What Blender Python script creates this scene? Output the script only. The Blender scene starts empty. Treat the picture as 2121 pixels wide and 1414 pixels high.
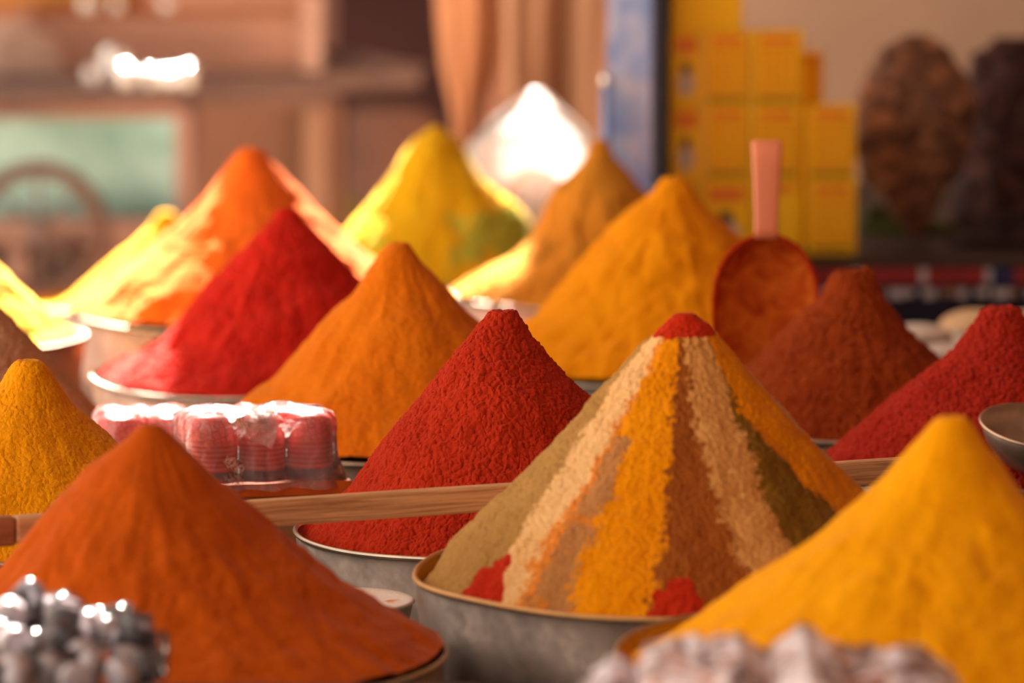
import bpy, bmesh, math, random
import numpy as np
from mathutils import Vector, Matrix
R_ = math.radians
random.seed(7)
C = bpy.context.scene.collection
SC = bpy.context.scene

# ------------------------------------------------------------------ camera
F = 200.0 / 36.0 * 2121.0
PITCH = R_(7.0)
PLANE = 0.90                      # usual height of the tub rims
CZ = PLANE + 0.7795
TABLE = 0.735
cp, sp = math.cos(PITCH), math.sin(PITCH)
def ray(px, py):
    u = (px - 1060.5) / F; v = (707.0 - py) / F
    return (u, cp + sp * v, -sp + cp * v)
def at(px, py, d):                # point seen at a pixel, at ground distance d
    r = ray(px, py); k = d / r[1]
    return Vector((r[0] * k, d, CZ + r[2] * k))
def onz(px, py, z):
    r = ray(px, py); k = (z - CZ) / r[2]
    return Vector((r[0] * k, r[1] * k, z))
cam = bpy.data.cameras.new('camera'); camo = bpy.data.objects.new('camera', cam); C.objects.link(camo)
camo.location = (0, 0, CZ); camo.rotation_euler = (math.pi / 2 - PITCH, 0, 0)
cam.lens = 200; cam.sensor_width = 36; cam.clip_start = 0.1; cam.clip_end = 200
cam.dof.use_dof = True; cam.dof.focus_distance = 4.97; cam.dof.aperture_fstop = 4.4
SC.camera = camo

# ------------------------------------------------------------------ helpers
def s2l(c):
    c = c / 255.0
    return c / 12.92 if c <= .04045 else ((c + .055) / 1.055) ** 2.4
def col(r, g, b): return (s2l(r), s2l(g), s2l(b), 1.0)

def _h(ix, iy, iz, seed):
    n = (ix * 374761393 + iy * 668265263 + iz * 2147483647 + seed * 974634777) & 0xffffffff
    n = ((n ^ (n >> 13)) * 1274126177) & 0xffffffff
    n = n ^ (n >> 16)
    return (n & 0xffff) / 32767.5 - 1.0
def vn(p, seed=0):                # smooth value noise, -1..1, on an (N,3) array
    i = np.floor(p).astype(np.int64); f = p - i; f = f * f * (3 - 2 * f)
    x, y, z = i[:, 0], i[:, 1], i[:, 2]; fx, fy, fz = f[:, 0], f[:, 1], f[:, 2]
    r = 0
    for dx in (0, 1):
        for dy in (0, 1):
            for dz in (0, 1):
                w = (fx if dx else 1 - fx) * (fy if dy else 1 - fy) * (fz if dz else 1 - fz)
                r = r + w * _h(x + dx, y + dy, z + dz, seed)
    return r
def crumbs(p, seed=0):             # rounded grains, 0..1
    b = np.floor(p - .5).astype(np.int64); best = np.full(len(p), 9.0)
    for dx in (0, 1):
        for dy in (0, 1):
            for dz in (0, 1):
                x, y, z = b[:, 0] + dx, b[:, 1] + dy, b[:, 2] + dz
                h1, h2, h3 = _h(x, y, z, seed), _h(x, y, z, seed + 101), _h(x, y, z, seed + 211)
                q = (x + .5 + .38 * h1 - p[:, 0]) ** 2 + (y + .5 + .38 * h2 - p[:, 1]) ** 2 + (z + .5 + .38 * h3 - p[:, 2]) ** 2
                best = np.minimum(best, q)
    return np.sqrt(np.clip(1 - best / .55, 0, 1))
def fbm(p, o=3, seed=0):
    a = 1.0; r = 0; t = 0
    for k in range(o):
        r = r + a * vn(p * (2 ** k), seed + k * 17); t += a; a *= .55
    return r / t

def mesh_np(name, verts, faces4, mat, parent=None, smooth=True):
    me = bpy.data.meshes.new(name)
    nv, nf = len(verts), len(faces4)
    me.vertices.add(nv); me.vertices.foreach_set('co', np.asarray(verts, dtype=np.float32).ravel())
    me.loops.add(nf * 4); me.loops.foreach_set('vertex_index', np.asarray(faces4, dtype=np.int32).ravel())
    me.polygons.add(nf); me.polygons.foreach_set('loop_start', np.arange(0, nf * 4, 4, dtype=np.int32))
    me.update(calc_edges=True); me.validate()
    me.polygons.foreach_set('use_smooth', [smooth] * len(me.polygons))
    o = bpy.data.objects.new(name, me); C.objects.link(o)
    if mat: me.materials.append(mat)
    if parent: o.parent = parent
    return o
def mk(name, bm, mat, parent=None, smooth=False, loc=None, bevel=0):
    me = bpy.data.meshes.new(name); bm.normal_update(); bm.to_mesh(me); bm.free()
    o = bpy.data.objects.new(name, me); C.objects.link(o)
    if isinstance(mat, (list, tuple)):
        for m in mat: me.materials.append(m)
    elif mat: me.materials.append(mat)
    if smooth: me.polygons.foreach_set('use_smooth', [True] * len(me.polygons))
    if loc is not None: o.location = loc
    if bevel:
        b = o.modifiers.new('bevel', 'BEVEL'); b.width = bevel; b.segments = 2; b.limit_method = 'ANGLE'
    if parent: o.parent = parent
    return o
def tag(o, label=None, cat=None, group=None, kind=None):
    if label: o['label'] = label
    if cat: o['category'] = cat
    if group: o['group'] = group
    if kind: o['kind'] = kind
    return o
def empty(name, loc, label=None, cat=None, group=None, rz=0):
    o = bpy.data.objects.new(name, None); C.objects.link(o); o.location = loc; o.rotation_euler = (0, 0, rz)
    o.empty_display_size = .02
    return tag(o, label, cat, group)
def bx(bm, x0, x1, y0, y1, z0, z1, M=None, mi=0):
    vs = [bm.verts.new(v) for v in ((x0,y0,z0),(x1,y0,z0),(x1,y1,z0),(x0,y1,z0),(x0,y0,z1),(x1,y0,z1),(x1,y1,z1),(x0,y1,z1))]
    if M:
        for v in vs: v.co = M @ v.co
    for f in ((0,3,2,1),(4,5,6,7),(0,1,5,4),(1,2,6,5),(2,3,7,6),(3,0,4,7)):
        fc = bm.faces.new([vs[i] for i in f]); fc.material_index = mi
    return vs
def box(x0, x1, y0, y1, z0, z1):
    bm = bmesh.new(); bx(bm, x0, x1, y0, y1, z0, z1); return bm
def tube(bm, pts, rad, n=12, cap=True, mi=0):
    pts = [Vector(p) for p in pts]; rings = []
    for i, p in enumerate(pts):
        t = (pts[min(i + 1, len(pts) - 1)] - pts[max(i - 1, 0)]).normalized()
        a = t.orthogonal().normalized() if i == 0 else (a - t * a.dot(t)).normalized()
        b = t.cross(a); r = rad[i] if isinstance(rad, (list, tuple)) else rad
        rings.append([bm.verts.new(p + (a * math.cos(k * 2 * math.pi / n) + b * math.sin(k * 2 * math.pi / n)) * r) for k in range(n)])
    for q in range(len(rings) - 1):
        for k in range(n):
            f = bm.faces.new((rings[q][k], rings[q][(k + 1) % n], rings[q + 1][(k + 1) % n], rings[q + 1][k])); f.material_index = mi; f.smooth = True
    if cap:
        bm.faces.new(rings[0][::-1]).material_index = mi; bm.faces.new(rings[-1]).material_index = mi
def lathe(bm, prof, n=96, mi=0, wob=None):
    rings = []
    for (r, z) in prof:
        ring = []
        for k in range(n):
            a = k * 2 * math.pi / n
            w = wob(a, z) if wob else (0, 0)
            ring.append(bm.verts.new(((r + w[0]) * math.cos(a), (r + w[0]) * math.sin(a), z + w[1])))
        rings.append(ring)
    for q in range(len(rings) - 1):
        for k in range(n):
            f = bm.faces.new((rings[q][k], rings[q][(k + 1) % n], rings[q + 1][(k + 1) % n], rings[q + 1][k]))
            f.material_index = mi(q) if callable(mi) else mi; f.smooth = True
    return rings

# ------------------------------------------------------------------ materials
def nt(name):
    m = bpy.data.materials.new(name); m.use_nodes = True
    t = m.node_tree; t.nodes.clear()
    out = t.nodes.new('ShaderNodeOutputMaterial')
    return m, t, out
def N(t, kind, **kw):
    n = t.nodes.new(kind)
    for k, v in kw.items():
        if k in n.inputs.keys(): n.inputs[k].default_value = v
        else: setattr(n, k, v)
    return n
def noise(t, scale, detail=4, rough=.55, vec=None, dist=0):
    n = N(t, 'ShaderNodeTexNoise'); n.inputs['Scale'].default_value = scale
    n.inputs['Detail'].default_value = detail; n.inputs['Roughness'].default_value = rough
    n.inputs['Distortion'].default_value = dist
    if vec: t.links.new(vec, n.inputs['Vector'])
    return n.outputs['Fac']
def ramp(t, fac, stops):
    r = t.nodes.new('ShaderNodeValToRGB'); e = r.color_ramp.elements
    while len(e) > 1: e.remove(e[-1])
    e[0].position = stops[0][0]; e[0].color = stops[0][1]
    for p, c in stops[1:]:
        q = e.new(p); q.color = c
    t.links.new(fac, r.inputs['Fac']); return r.outputs['Color']
def objvec(t, scale=(1, 1, 1)):
    tc = t.nodes.new('ShaderNodeTexCoord'); mp = t.nodes.new('ShaderNodeMapping')
    mp.inputs['Scale'].default_value = scale; t.links.new(tc.outputs['Object'], mp.inputs['Vector'])
    return mp.outputs['Vector']
def bump(t, h, strength, dist, prev=None):
    b = t.nodes.new('ShaderNodeBump'); b.inputs['Strength'].default_value = strength; b.inputs['Distance'].default_value = dist
    t.links.new(h, b.inputs['Height'])
    if prev: t.links.new(prev, b.inputs['Normal'])
    return b.outputs['Normal']
def bsdf(t, out, rough=.9, metal=0, spec=.1):
    b = t.nodes.new('ShaderNodeBsdfPrincipled'); b.inputs['Roughness'].default_value = rough
    b.inputs['Metallic'].default_value = metal; b.inputs['Specular IOR Level'].default_value = spec
    t.links.new(b.outputs[0], out.inputs['Surface']); return b
def vary(c, k): return (min(c[0] * k, .98), min(c[1] * k, .98), min(c[2] * k, .98), 1)

def powder(name, c, c2=None, grain=.5, speck=None, coarse=1.0, mix=None):
    """spice powder: c main colour, c2 second colour in soft clouds, grain = bump strength"""
    m, t, out = nt(name); v = objvec(t); b = bsdf(t, out, .95, 0, .03); b.inputs['Sheen Weight'].default_value = .10; b.inputs['Sheen Roughness'].default_value = .35; b.inputs['Sheen Tint'].default_value = (1, .9, .78, 1)
    c2 = c2 or vary(c, .82)
    base = ramp(t, noise(t, 16, 5, .6, v), [(.35, c2), (.62, c)])
    fine = ramp(t, noise(t, 330 / coarse, 3, .6, v), [(.3, vary(c, .72)), (.55, c), (.75, vary(c, 1.18))])
    mx = t.nodes.new('ShaderNodeMix'); mx.data_type = 'RGBA'; mx.inputs['Factor'].default_value = .45
    t.links.new(base, mx.inputs['A']); t.links.new(fine, mx.inputs['B']); cur = mx.outputs['Result']
    for (sc, thr, sc_col) in (speck or []):
        m2 = t.nodes.new('ShaderNodeMix'); m2.data_type = 'RGBA'
        f = ramp(t, noise(t, sc, 3, .6, v), [(thr, (0, 0, 0, 1)), (thr + .06, (1, 1, 1, 1))])
        t.links.new(f, m2.inputs['Factor']); t.links.new(cur, m2.inputs['A']); m2.inputs['B'].default_value = sc_col
        cur = m2.outputs['Result']
    t.links.new(cur, b.inputs['Base Color'])
    n1 = bump(t, noise(t, 240 / coarse, 4, .65, v), grain, .0025 * coarse)
    n2 = bump(t, noise(t, 700 / coarse, 2, .6, v), grain * .7, .0010, n1)
    t.links.new(n2, b.inputs['Normal'])
    return m
def simple(name, c, rough=.6, metal=0, spec=.3, nscale=30, nvar=.8, bumps=.2, bdist=.001, vscale=(1, 1, 1)):
    m, t, out = nt(name); v = objvec(t, vscale); b = bsdf(t, out, rough, metal, spec)
    t.links.new(ramp(t, noise(t, nscale, 4, .6, v), [(.3, vary(c, nvar)), (.7, c)]), b.inputs['Base Color'])
    if bumps: t.links.new(bump(t, noise(t, nscale * 3, 3, .6, v), bumps, bdist), b.inputs['Normal'])
    return m
def galvanised(name, tint, stain=None):
    m, t, out = nt(name); v = objvec(t); b = bsdf(t, out, .48, .75, .4)
    cr = ramp(t, noise(t, 14, 6, .65, v), [(.3, vary(tint, .6)), (.5, tint), (.7, vary(tint, 1.25))])
    st = ramp(t, noise(t, 5, 5, .7, v, .5), [(.5, (0, 0, 0, 1)), (.68, (.8, .8, .8, 1))])
    mx = t.nodes.new('ShaderNodeMix'); mx.data_type = 'RGBA'; t.links.new(st, mx.inputs['Factor'])
    t.links.new(cr, mx.inputs['A']); mx.inputs['B'].default_value = stain or vary(tint, .5)
    t.links.new(mx.outputs['Result'], b.inputs['Base Color'])
    inv = ramp(t, noise(t, 5, 5, .7, v, .5), [(.45, (.75, .75, .75, 1)), (.7, (.15, .15, .15, 1))])
    t.links.new(inv, b.inputs['Metallic'])
    t.links.new(ramp(t, noise(t, 60, 4, .6, v), [(.3, (.36, .36, .36, 1)), (.7, (.62, .62, .62, 1))]), b.inputs['Roughness'])
    t.links.new(bump(t, noise(t, 25, 4, .6, v), .25, .002), b.inputs['Normal'])
    return m
def wood(name, c1, c2, axis='x'):
    sc = {'r': (5, 150, 150), 'x': (3, 45, 45), 'y': (45, 3, 45), 'z': (45, 45, 3)}[axis]
    m, t, out = nt(name); v = objvec(t, sc); b = bsdf(t, out, .62, 0, .3)
    g = noise(t, 1.6, 6, .65, v, .8)
    k = noise(t, 5, 3, .7, v)
    cc = ramp(t, g, [(.3, c1), (.6, c2)])
    mx = t.nodes.new('ShaderNodeMix'); mx.data_type = 'RGBA'
    t.links.new(ramp(t, k, [(.62, (0, 0, 0, 1)), (.72, (.7, .7, .7, 1))]), mx.inputs['Factor'])
    t.links.new(cc, mx.inputs['A']); mx.inputs['B'].default_value = vary(c1, .3)
    t.links.new(mx.outputs['Result'], b.inputs['Base Color'])
    t.links.new(bump(t, g, .25, .001), b.inputs['Normal'])
    return m
def film(name, tint=(1, 1, 1, 1), milk=.2, rough=.08, bscale=60, bstr=.6, bdist=.003, milkcol=(.85, .82, .8, 1)):
    """clear plastic film: see-through, glossy, a little milky"""
    m, t, out = nt(name); v = objvec(t)
    nrm = bump(t, noise(t, bscale, 5, .6, v, 1.2), bstr, bdist)
    tr = N(t, 'ShaderNodeBsdfTransparent'); tr.inputs['Color'].default_value = tint
    gl = N(t, 'ShaderNodeBsdfGlossy'); gl.inputs['Roughness'].default_value = rough; t.links.new(nrm, gl.inputs['Normal'])
    df = N(t, 'ShaderNodeBsdfDiffuse'); df.inputs['Color'].default_value = milkcol; t.links.new(nrm, df.inputs['Normal'])
    tl = N(t, 'ShaderNodeBsdfTranslucent'); tl.inputs['Color'].default_value = milkcol
    mm = N(t, 'ShaderNodeMixShader'); mm.inputs[0].default_value = .5; t.links.new(df.outputs[0], mm.inputs[1]); t.links.new(tl.outputs[0], mm.inputs[2])
    a = N(t, 'ShaderNodeMixShader')
    fac = ramp(t, noise(t, bscale * .35, 4, .6, v, 1), [(.35, (milk * .3,) * 3 + (1,)), (.7, (min(milk * 1.8, 1),) * 3 + (1,))])
    t.links.new(fac, a.inputs[0]); t.links.new(tr.outputs[0], a.inputs[1]); t.links.new(mm.outputs[0], a.inputs[2])
    lw = N(t, 'ShaderNodeFresnel'); lw.inputs['IOR'].default_value = 1.45; t.links.new(nrm, lw.inputs['Normal'])
    f = N(t, 'ShaderNodeMixShader'); t.links.new(lw.outputs[0], f.inputs[0]); t.links.new(a.outputs[0], f.inputs[1]); t.links.new(gl.outputs[0], f.inputs[2])
    t.links.new(f.outputs[0], out.inputs['Surface'])
    return m

# ------------------------------------------------------------------ spice heaps and tubs
GALV = galvanised('galvanised steel', col(118, 102, 92), col(92, 68, 54))
RIMM = simple('worn steel rim', col(190, 170, 150), .35, .8, .5, 40, .7, .2)
def tub(px, yr, R, d, label, inner, group='round metal tubs of spice', zr=None, height=None, outer=None, rimmat=None, wob=.0012):
    c = at(px, yr, d); zr = c.z; r = R * d / F; H = zr - TABLE if height is None else height
    e = empty('spice_tub', (c.x, d, zr - H), label, 'tub', group)
    bm = bmesh.new(); rb = r * .9; th = .0018
    ph = random.random() * 6
    def w(a, z):
        k = max(0, z / H)
        return (wob * math.sin(3 * a + ph) * k + wob * .5 * math.sin(7 * a + ph * 2) * k, wob * .5 * math.sin(5 * a + ph) * k)
    prof = [(0.001, 0), (rb * .98, 0), (rb, .003), (rb + (r - rb) * .5, H * .5), (r - .0022, H * .985)]
    pin = [(r - .0022 - th, H * .985), (rb + (r - rb) * .5 - th, H * .5), (rb - th, .005), (.001, .005)]
    n1 = len(prof)
    lathe(bm, prof + pin, 128, lambda q: 0 if q < n1 - 1 else 1, w)
    mk('tub_body', bm, [outer or GALV, inner], e)
    bm = bmesh.new(); rr = .0022
    prof = [(r - rr + rr * math.cos(a), H - rr + rr * math.sin(a)) for a in [k * 2 * math.pi / 10 for k in range(11)]]
    lathe(bm, prof, 128, 0, w)
    mk('tub_rim', bm, rimmat or RIMM, e)
    return e, c, r

def heap_grid(apx, apy, d, yr, R, profL, profR, nr, na, style, seed, zc):
    """returns verts (nr*na) with polar layout; profiles in photo pixels at distance d"""
    k = d / F; kz = k / cp
    base = at(apx, yr, d)
    def prep(pr):
        pr = [(0.0, 0.0)] + [(a * k, b * kz) for a, b in pr]
        return np.array([p[0] for p in pr]), np.array([p[1] for p in pr])
    rl, zl = prep(profL); rr, zr = prep(profR)
    zapex = at(apx, apy, d).z
    rmax = R * k * .98
    # radial samples, denser near the apex
    t = np.linspace(0, 1, nr); rad = rmax * (t ** 1.15)
    def curve(rp, zp):
        xs = np.append(rp, [rmax * 1.5]); s = (zp[-1] - zp[-2]) / (rp[-1] - rp[-2])
        ys = np.append(zp, [zp[-1] + s * .75 * (rmax * 1.5 - rp[-1])])
        z = np.interp(rad, xs, ys)
        # round the kinks
        ker = np.ones(9) / 9; zz = np.convolve(np.pad(z, 4, mode='edge'), ker, 'valid'); 
        tip = rmax * .06; w = np.clip(rad / tip, 0, 1)
        return zz * w + (zz * .0 + z + .0) * (1 - w)
    ZL, ZR = curve(rl, zl), curve(rr, zr)
    floor_z = zapex - (base.z - .0015)
    ang = np.linspace(0, 2 * math.pi, na, endpoint=False); ang = ang - .6 * np.cos(ang)      # finer towards the front
    A, Tr = np.meshgrid(ang, rad); 
    wl = (1 - np.cos(A)) / 2
    Z = ZL[:, None] * wl + ZR[:, None] * (1 - wl)
    Z = np.minimum(Z, floor_z + style.get('drop', .006) * wl ** 3)
    # round apex
    tip = rmax * style.get('tip', .05)
    Z = Z + np.maximum(0, tip - Tr) ** 2 / (2 * tip) * .9
    P = np.stack([Tr * np.cos(A), Tr * np.sin(A), -Z], -1).reshape(-1, 3)
    # outward normal of a cone of about 42 degrees
    nx, ny, nz = np.cos(A).ravel() * .67, np.sin(A).ravel() * .67, np.full(A.size, .74)
    Nn = np.stack([nx, ny, nz], -1)
    fade = np.clip(Tr.ravel() / (rmax * .08), .15, 1)
    disp = fbm(P * 14 + seed, 3, seed) * style.get('big', .006) * fade
    # streaks that run down the slope
    st = np.stack([np.cos(A) * 7 + 3, np.sin(A) * 7 + 3, Tr * 9], -1).reshape(-1, 3)
    fs = np.clip(Tr.ravel() / (rmax * .45), .1, 1)
    wp = P * np.array([1, 1, .45]) + fbm(P * 12 + seed, 2, seed + 6)[:, None] * .02
    disp += vn(st * 1.1 + P * 20 + seed, seed + 5) * style.get('streak', .002) * .45 * fs
    disp += fbm(wp * 42 + seed, 3, seed + 9) * style.get('streak', .002) * 1.1 * fs
    g = style.get('grain', 0)
    if g:
        wq = P + np.stack([vn(P * 160 + 3, seed + 11), vn(P * 160 + 9, seed + 12), vn(P * 160 + 5, seed + 13)], -1) * .002
        disp += vn(wq * 90 + seed, seed + 2) * g * .45
        disp += (crumbs(wq * style.get('gs', 210) + seed, seed + 3) - .5) * g * .75
        disp += vn(wq * 420 + seed, seed + 7) * g * .3
    for (lx, ly, lr, lh) in style.get('lumps', []):     # clods: metres from the axis
        q = (P[:, 0] - lx) ** 2 + (P[:, 1] - ly) ** 2
        disp += np.exp(-q / lr ** 2) * lh * (.6 + .6 * np.abs(vn(P * 130, seed + 4)))
    P = P + Nn * disp[:, None]
    P[:, 2] += zapex - zc
    lim = R * k * (1 - .1 * np.maximum(0, -P[:, 2]) / .15) - .005         # stay inside the tub wall
    rr_p = np.hypot(P[:, 0], P[:, 1]); sc_p = np.where((P[:, 2] < .004) & (rr_p > lim), lim / np.maximum(rr_p, 1e-6), 1.0)
    P[:, 0] *= sc_p; P[:, 1] *= sc_p
    idx = np.arange(nr * na).reshape(nr, na)
    a = idx[:-1, :]; b = idx[1:, :]
    faces = np.stack([a, b, np.roll(b, -1, 1), np.roll(a, -1, 1)], -1).reshape(-1, 4)
    return P, faces, A, Tr, rmax

def heap(apx, apy, d, yr, R, profL, profR, mat, label, nr=220, na=420, style={}, seed=1):
    base = at(apx, yr, d); zc = base.z
    P, faces, A, Tr, rm = heap_grid(apx, apy, d, yr, R, profL, profR, nr, na, style, seed, zc)
    o = mesh_np('spice_heap', P, faces, mat)
    o.location = (base.x, d, zc)
    return tag(o, label, 'spice heap', 'cone shaped heaps of ground spice')

# profiles: (half width, drop below apex) in photo pixels
PA = powder('paprika orange', col(178, 78, 14), col(158, 62, 8), .35)
PB = powder('turmeric yellow', col(236, 158, 8), col(222, 140, 4), .3)
PD = powder('chilli red', col(174, 46, 22), col(154, 34, 16), .35)
PE = powder('curry orange', col(216, 116, 18), col(204, 100, 12), .5)
PF = powder('bright red chilli', col(206, 40, 26), col(182, 28, 20), .8)
PG = powder('orange paprika', col(240, 112, 36), col(232, 100, 28), .45)
PH = powder('golden yellow spice', col(244, 180, 30), None, .3)
PI = powder('pale yellow spice', col(248, 196, 60), None, .4)
PJ = powder('grey brown spice', col(176, 132, 98), col(156, 114, 80), .8, coarse=1.3)
PK = powder('mustard turmeric', col(220, 140, 10), col(206, 124, 6), .6)
PL = powder('yellow green spice', col(226, 172, 22), col(206, 164, 24), .4, speck=[(8, .53, col(172, 176, 62))])
PM = powder('ochre spice', col(206, 140, 44), col(180, 118, 36), .5, speck=[(22, .6, col(150, 104, 34))])
PN = powder('golden curry', col(240, 150, 14), col(226, 132, 8), .5)
PO = powder('dark red pepper', col(156, 64, 22), col(132, 44, 14), .8)
PP = powder('deep red chilli', col(170, 44, 28), col(148, 30, 20), .35)
WHT = powder('white flour', col(225, 210, 200), col(215, 196, 182), .2)
TAN = powder('tan flour', col(222, 186, 146), col(210, 170, 130), .2)

def dusted(name, c): return powder(name, c, vary(c, .6), .3, speck=[(14, .62, col(120, 105, 95))])
INR = {k: dusted('dusted inside ' + k, c) for k, c in dict(A=col(190, 84, 24), B=col(215, 150, 20), C=col(200, 140, 30), D=col(130, 60, 45), E=col(150, 110, 70), F=col(210, 110, 90), G=col(235, 150, 80), M=col(225, 200, 160), W=col(210, 200, 195)).items()}
PINKT = galvanised('warm grey tub', col(190, 150, 130), col(170, 115, 90))

HB = dict(big=.005, streak=.002)
tub(315, 1345, 622, 4.4, 'grey steel tub under the wide orange heap at lower left', INR['A'])
heap(315, 868, 4.4, 1345, 622, [(18, 10), (55, 42), (135, 102), (315, 312), (450, 440), (600, 520)], [(18, 10), (65, 60), (140, 140), (245, 222), (385, 342), (485, 402), (605, 472)], PA,
     'wide smooth orange heap at lower left, the nearest one on the left', 240, 500, dict(big=.006, streak=.0035), 3)
tub(1968, 1350, 712, 4.18, 'tub dusted yellow inside, under the yellow heap at lower right', INR['B'])
heap(1968, 856, 4.18, 1350, 712, [(24, 8), (68, 52), (168, 154), (268, 244), (408, 344), (508, 415), (610, 488), (680, 530)], [(24, 8), (62, 62), (153, 164), (400, 380), (680, 530)], PB,
     'smooth bright yellow heap at lower right, the nearest one on the right', 220, 420, dict(big=.007, streak=.003, drop=.04), 5)
tub(1040, 1090, 437, 5.0, 'grey steel tub under the sharp red heap in the middle', INR['D'], wob=.002)
heap(1040, 636, 5.0, 1090, 437, [(25, 12), (40, 30), (105, 95), (160, 165), (240, 265), (320, 372), (415, 490), (430, 500)], [(25, 12), (50, 56), (90, 105), (185, 192), (300, 330), (425, 495)], PD,
     'sharply focused grainy deep red heap in the centre, crossed by the wooden rail', 520, 1250, dict(big=.006, streak=.002, grain=.0027, tip=.06, drop=.02), 11)
tub(828, 900, 405, 5.59, 'steel tub under the middle orange heap, its rim showing beside the pink package', INR['E'])
heap(828, 497, 5.59, 900, 405, [(16, 6), (38, 26), (88, 104), (178, 196), (268, 296), (348, 353), (390, 395)], [(16, 6), (42, 44), (157, 160), (380, 385)], PE,
     'fine brownish orange heap in the middle, behind the pink wrapped package', 260, 620, dict(big=.005, streak=.003, grain=.0010, tip=.05), 13)
tub(595, 772, 412, 6.08, 'pale rimmed tub holding the bright red heap at left', INR['F'], outer=PINKT, wob=.003)
heap(595, 425, 6.08, 772, 412, [(16, 5), (35, 25), (115, 117), (195, 197), (265, 280), (330, 322), (395, 350)], [(16, 5), (45, 35), (105, 97), (150, 157), (390, 360)], PF,
     'bright crimson heap at left in a pale rimmed tub', 280, 640, dict(big=.008, streak=.004, grain=.0032, tip=.05, drop=.018, lumps=[(-.17, .03, .014, .008), (-.15, .07, .012, .007)]), 17)
tub(520, 640, 380, 6.66, 'sunlit cream rimmed tub under the tall orange heap at back left', INR['G'], outer=PINKT, wob=.002)
heap(520, 302, 6.66, 640, 380, [(18, 6), (40, 36), (120, 128), (220, 218), (320, 296), (370, 330)], [(18, 6), (40, 36), (120, 118), (180, 178), (255, 243), (370, 335)], PG,
     'tall light orange heap at back left with sunlit flank', 240, 520, dict(big=.006, streak=.003, grain=.001, lumps=[(-.12, -.12, .022, .008), (-.1, -.15, .015, .007), (-.14, -.09, .02, .006)]), 19)
tub(345, 620, 290, 7.3, 'cream tub behind the tall orange heap, orange dust inside its rim', INR['G'], outer=PINKT)
heap(345, 433, 7.3, 620, 290, [(16, 6), (35, 34), (75, 74), (205, 185), (270, 215)], [(16, 6), (35, 30), (270, 215)], PH,
     'small yellow heap peeping out behind the tall orange heap', 150, 320, dict(big=.004, streak=.002), 23)
tub(-110, 692, 294, 6.4, 'sunlit pinkish tub cut by the left edge of the photo', INR['G'], outer=PINKT)
heap(-110, 430, 6.4, 692, 294, [(20, 10), (280, 262)], [(20, 10), (110, 125), (160, 175), (215, 222), (245, 250), (280, 262)], PI,
     'pale yellow sunlit heap at the left edge, behind the grey brown heap', 160, 360, dict(big=.006, streak=.003, lumps=[(.13, -.03, .02, .008)]), 29)
tub(-62, 935, 372, 5.55, 'tub under the grey brown heap at the left edge', INR['D'])
heap(-62, 568, 5.55, 935, 372, [(20, 14), (350, 350)], [(20, 14), (62, 62), (142, 145), (212, 225), (317, 340), (355, 365)], PJ,
     'grey brown heap at the left edge behind the mustard yellow heap', 240, 560, dict(big=.005, streak=.002, grain=.0028), 31)
tub(62, 1098, 428, 5.0, 'tub under the mustard yellow heap, below the left end of the rail', INR['B'])
heap(62, 738, 5.0, 1098, 428, [(22, 10), (62, 62), (410, 360)], [(22, 10), (43, 32), (88, 102), (173, 177), (405, 362)], PK,
     'mustard yellow heap at far left, crossed by the left end of the rail', 320, 760, dict(big=.006, streak=.002, grain=.0011, tip=.07), 37)
tub(903, 560, 266, 7.22, 'tub under the yellow green heap', INR['G'], outer=PINKT)
heap(903, 252, 7.22, 560, 266, [(18, 5), (43, 28), (103, 118), (183, 228), (250, 312)], [(18, 5), (47, 38), (97, 118), (140, 155), (187, 203), (215, 250), (250, 312)], PL,
     'yellow green heap at the back, left of the white topped plastic bag', 220, 460, dict(big=.009, streak=.003, grain=.0006, tip=.08, lumps=[(.07, -.06, .03, .010), (.1, -.05, .025, .010), (.06, -.09, .02, .006), (-.11, -.07, .014, .008)]), 41)
tub(1240, 604, 315, 6.86, 'white rimmed tub under the ochre heap', INR['M'], outer=PINKT)
heap(1240, 283, 6.86, 604, 315, [(14, 5), (40, 52), (90, 105), (140, 205), (180, 247), (240, 282), (300, 317)], [(14, 5), (40, 47), (100, 112), (300, 320)], PM,
     'ochre heap at the back with a flared foot, in front of the blue carton', 240, 500, dict(big=.006, streak=.005, grain=.0012, tip=.07, lumps=[(-.15, -.07, .03, .006), (-.12, -.1, .03, .005)]), 43)
tub(1392, 748, 405, 6.2, 'tub under the golden orange heap, its rim showing beside the striped heap', INR['E'])
heap(1392, 360, 6.2, 748, 405, [(18, 6), (42, 30), (102, 80), (192, 180), (292, 295), (400, 385)], [(18, 6), (38, 25), (78, 70), (138, 130), (400, 385)], PN,
     'golden orange heap with a smooth peak, between the ochre heap and the scoop', 240, 520, dict(big=.008, streak=.005, grain=.0009, tip=.07), 47)
tub(1755, 868, 330, 5.72, 'tub under the dark reddish brown heap', INR['D'])
heap(1755, 560, 5.72, 868, 330, [(22, 4), (35, 16), (55, 58), (115, 110), (205, 203), (310, 308)], [(32, -4), (44, 12), (75, 60), (125, 122), (175, 167), (310, 308)], PO,
     'dark reddish brown heap right of the pink handled scoop, with a ragged peak', 340, 800, dict(big=.006, streak=.003, grain=.0036, tip=.03, lumps=[(.017, -.004, .006, .007), (-.008, -.004, .008, .004)]), 53)
tub(2070, 955, 397, 5.39, 'tub under the grainy red heap at right', INR['D'])
heap(2068, 632, 5.39, 955, 397, [(22, 8), (38, 22), (78, 80), (168, 150), (268, 230), (363, 320), (375, 340)], [(22, 8), (38, 22), (100, 95), (370, 335)], PP,
     'grainy deep red heap at the right edge behind the metal scoop', 480, 1150, dict(big=.007, streak=.002, grain=.0040, tip=.06), 59)

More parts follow.
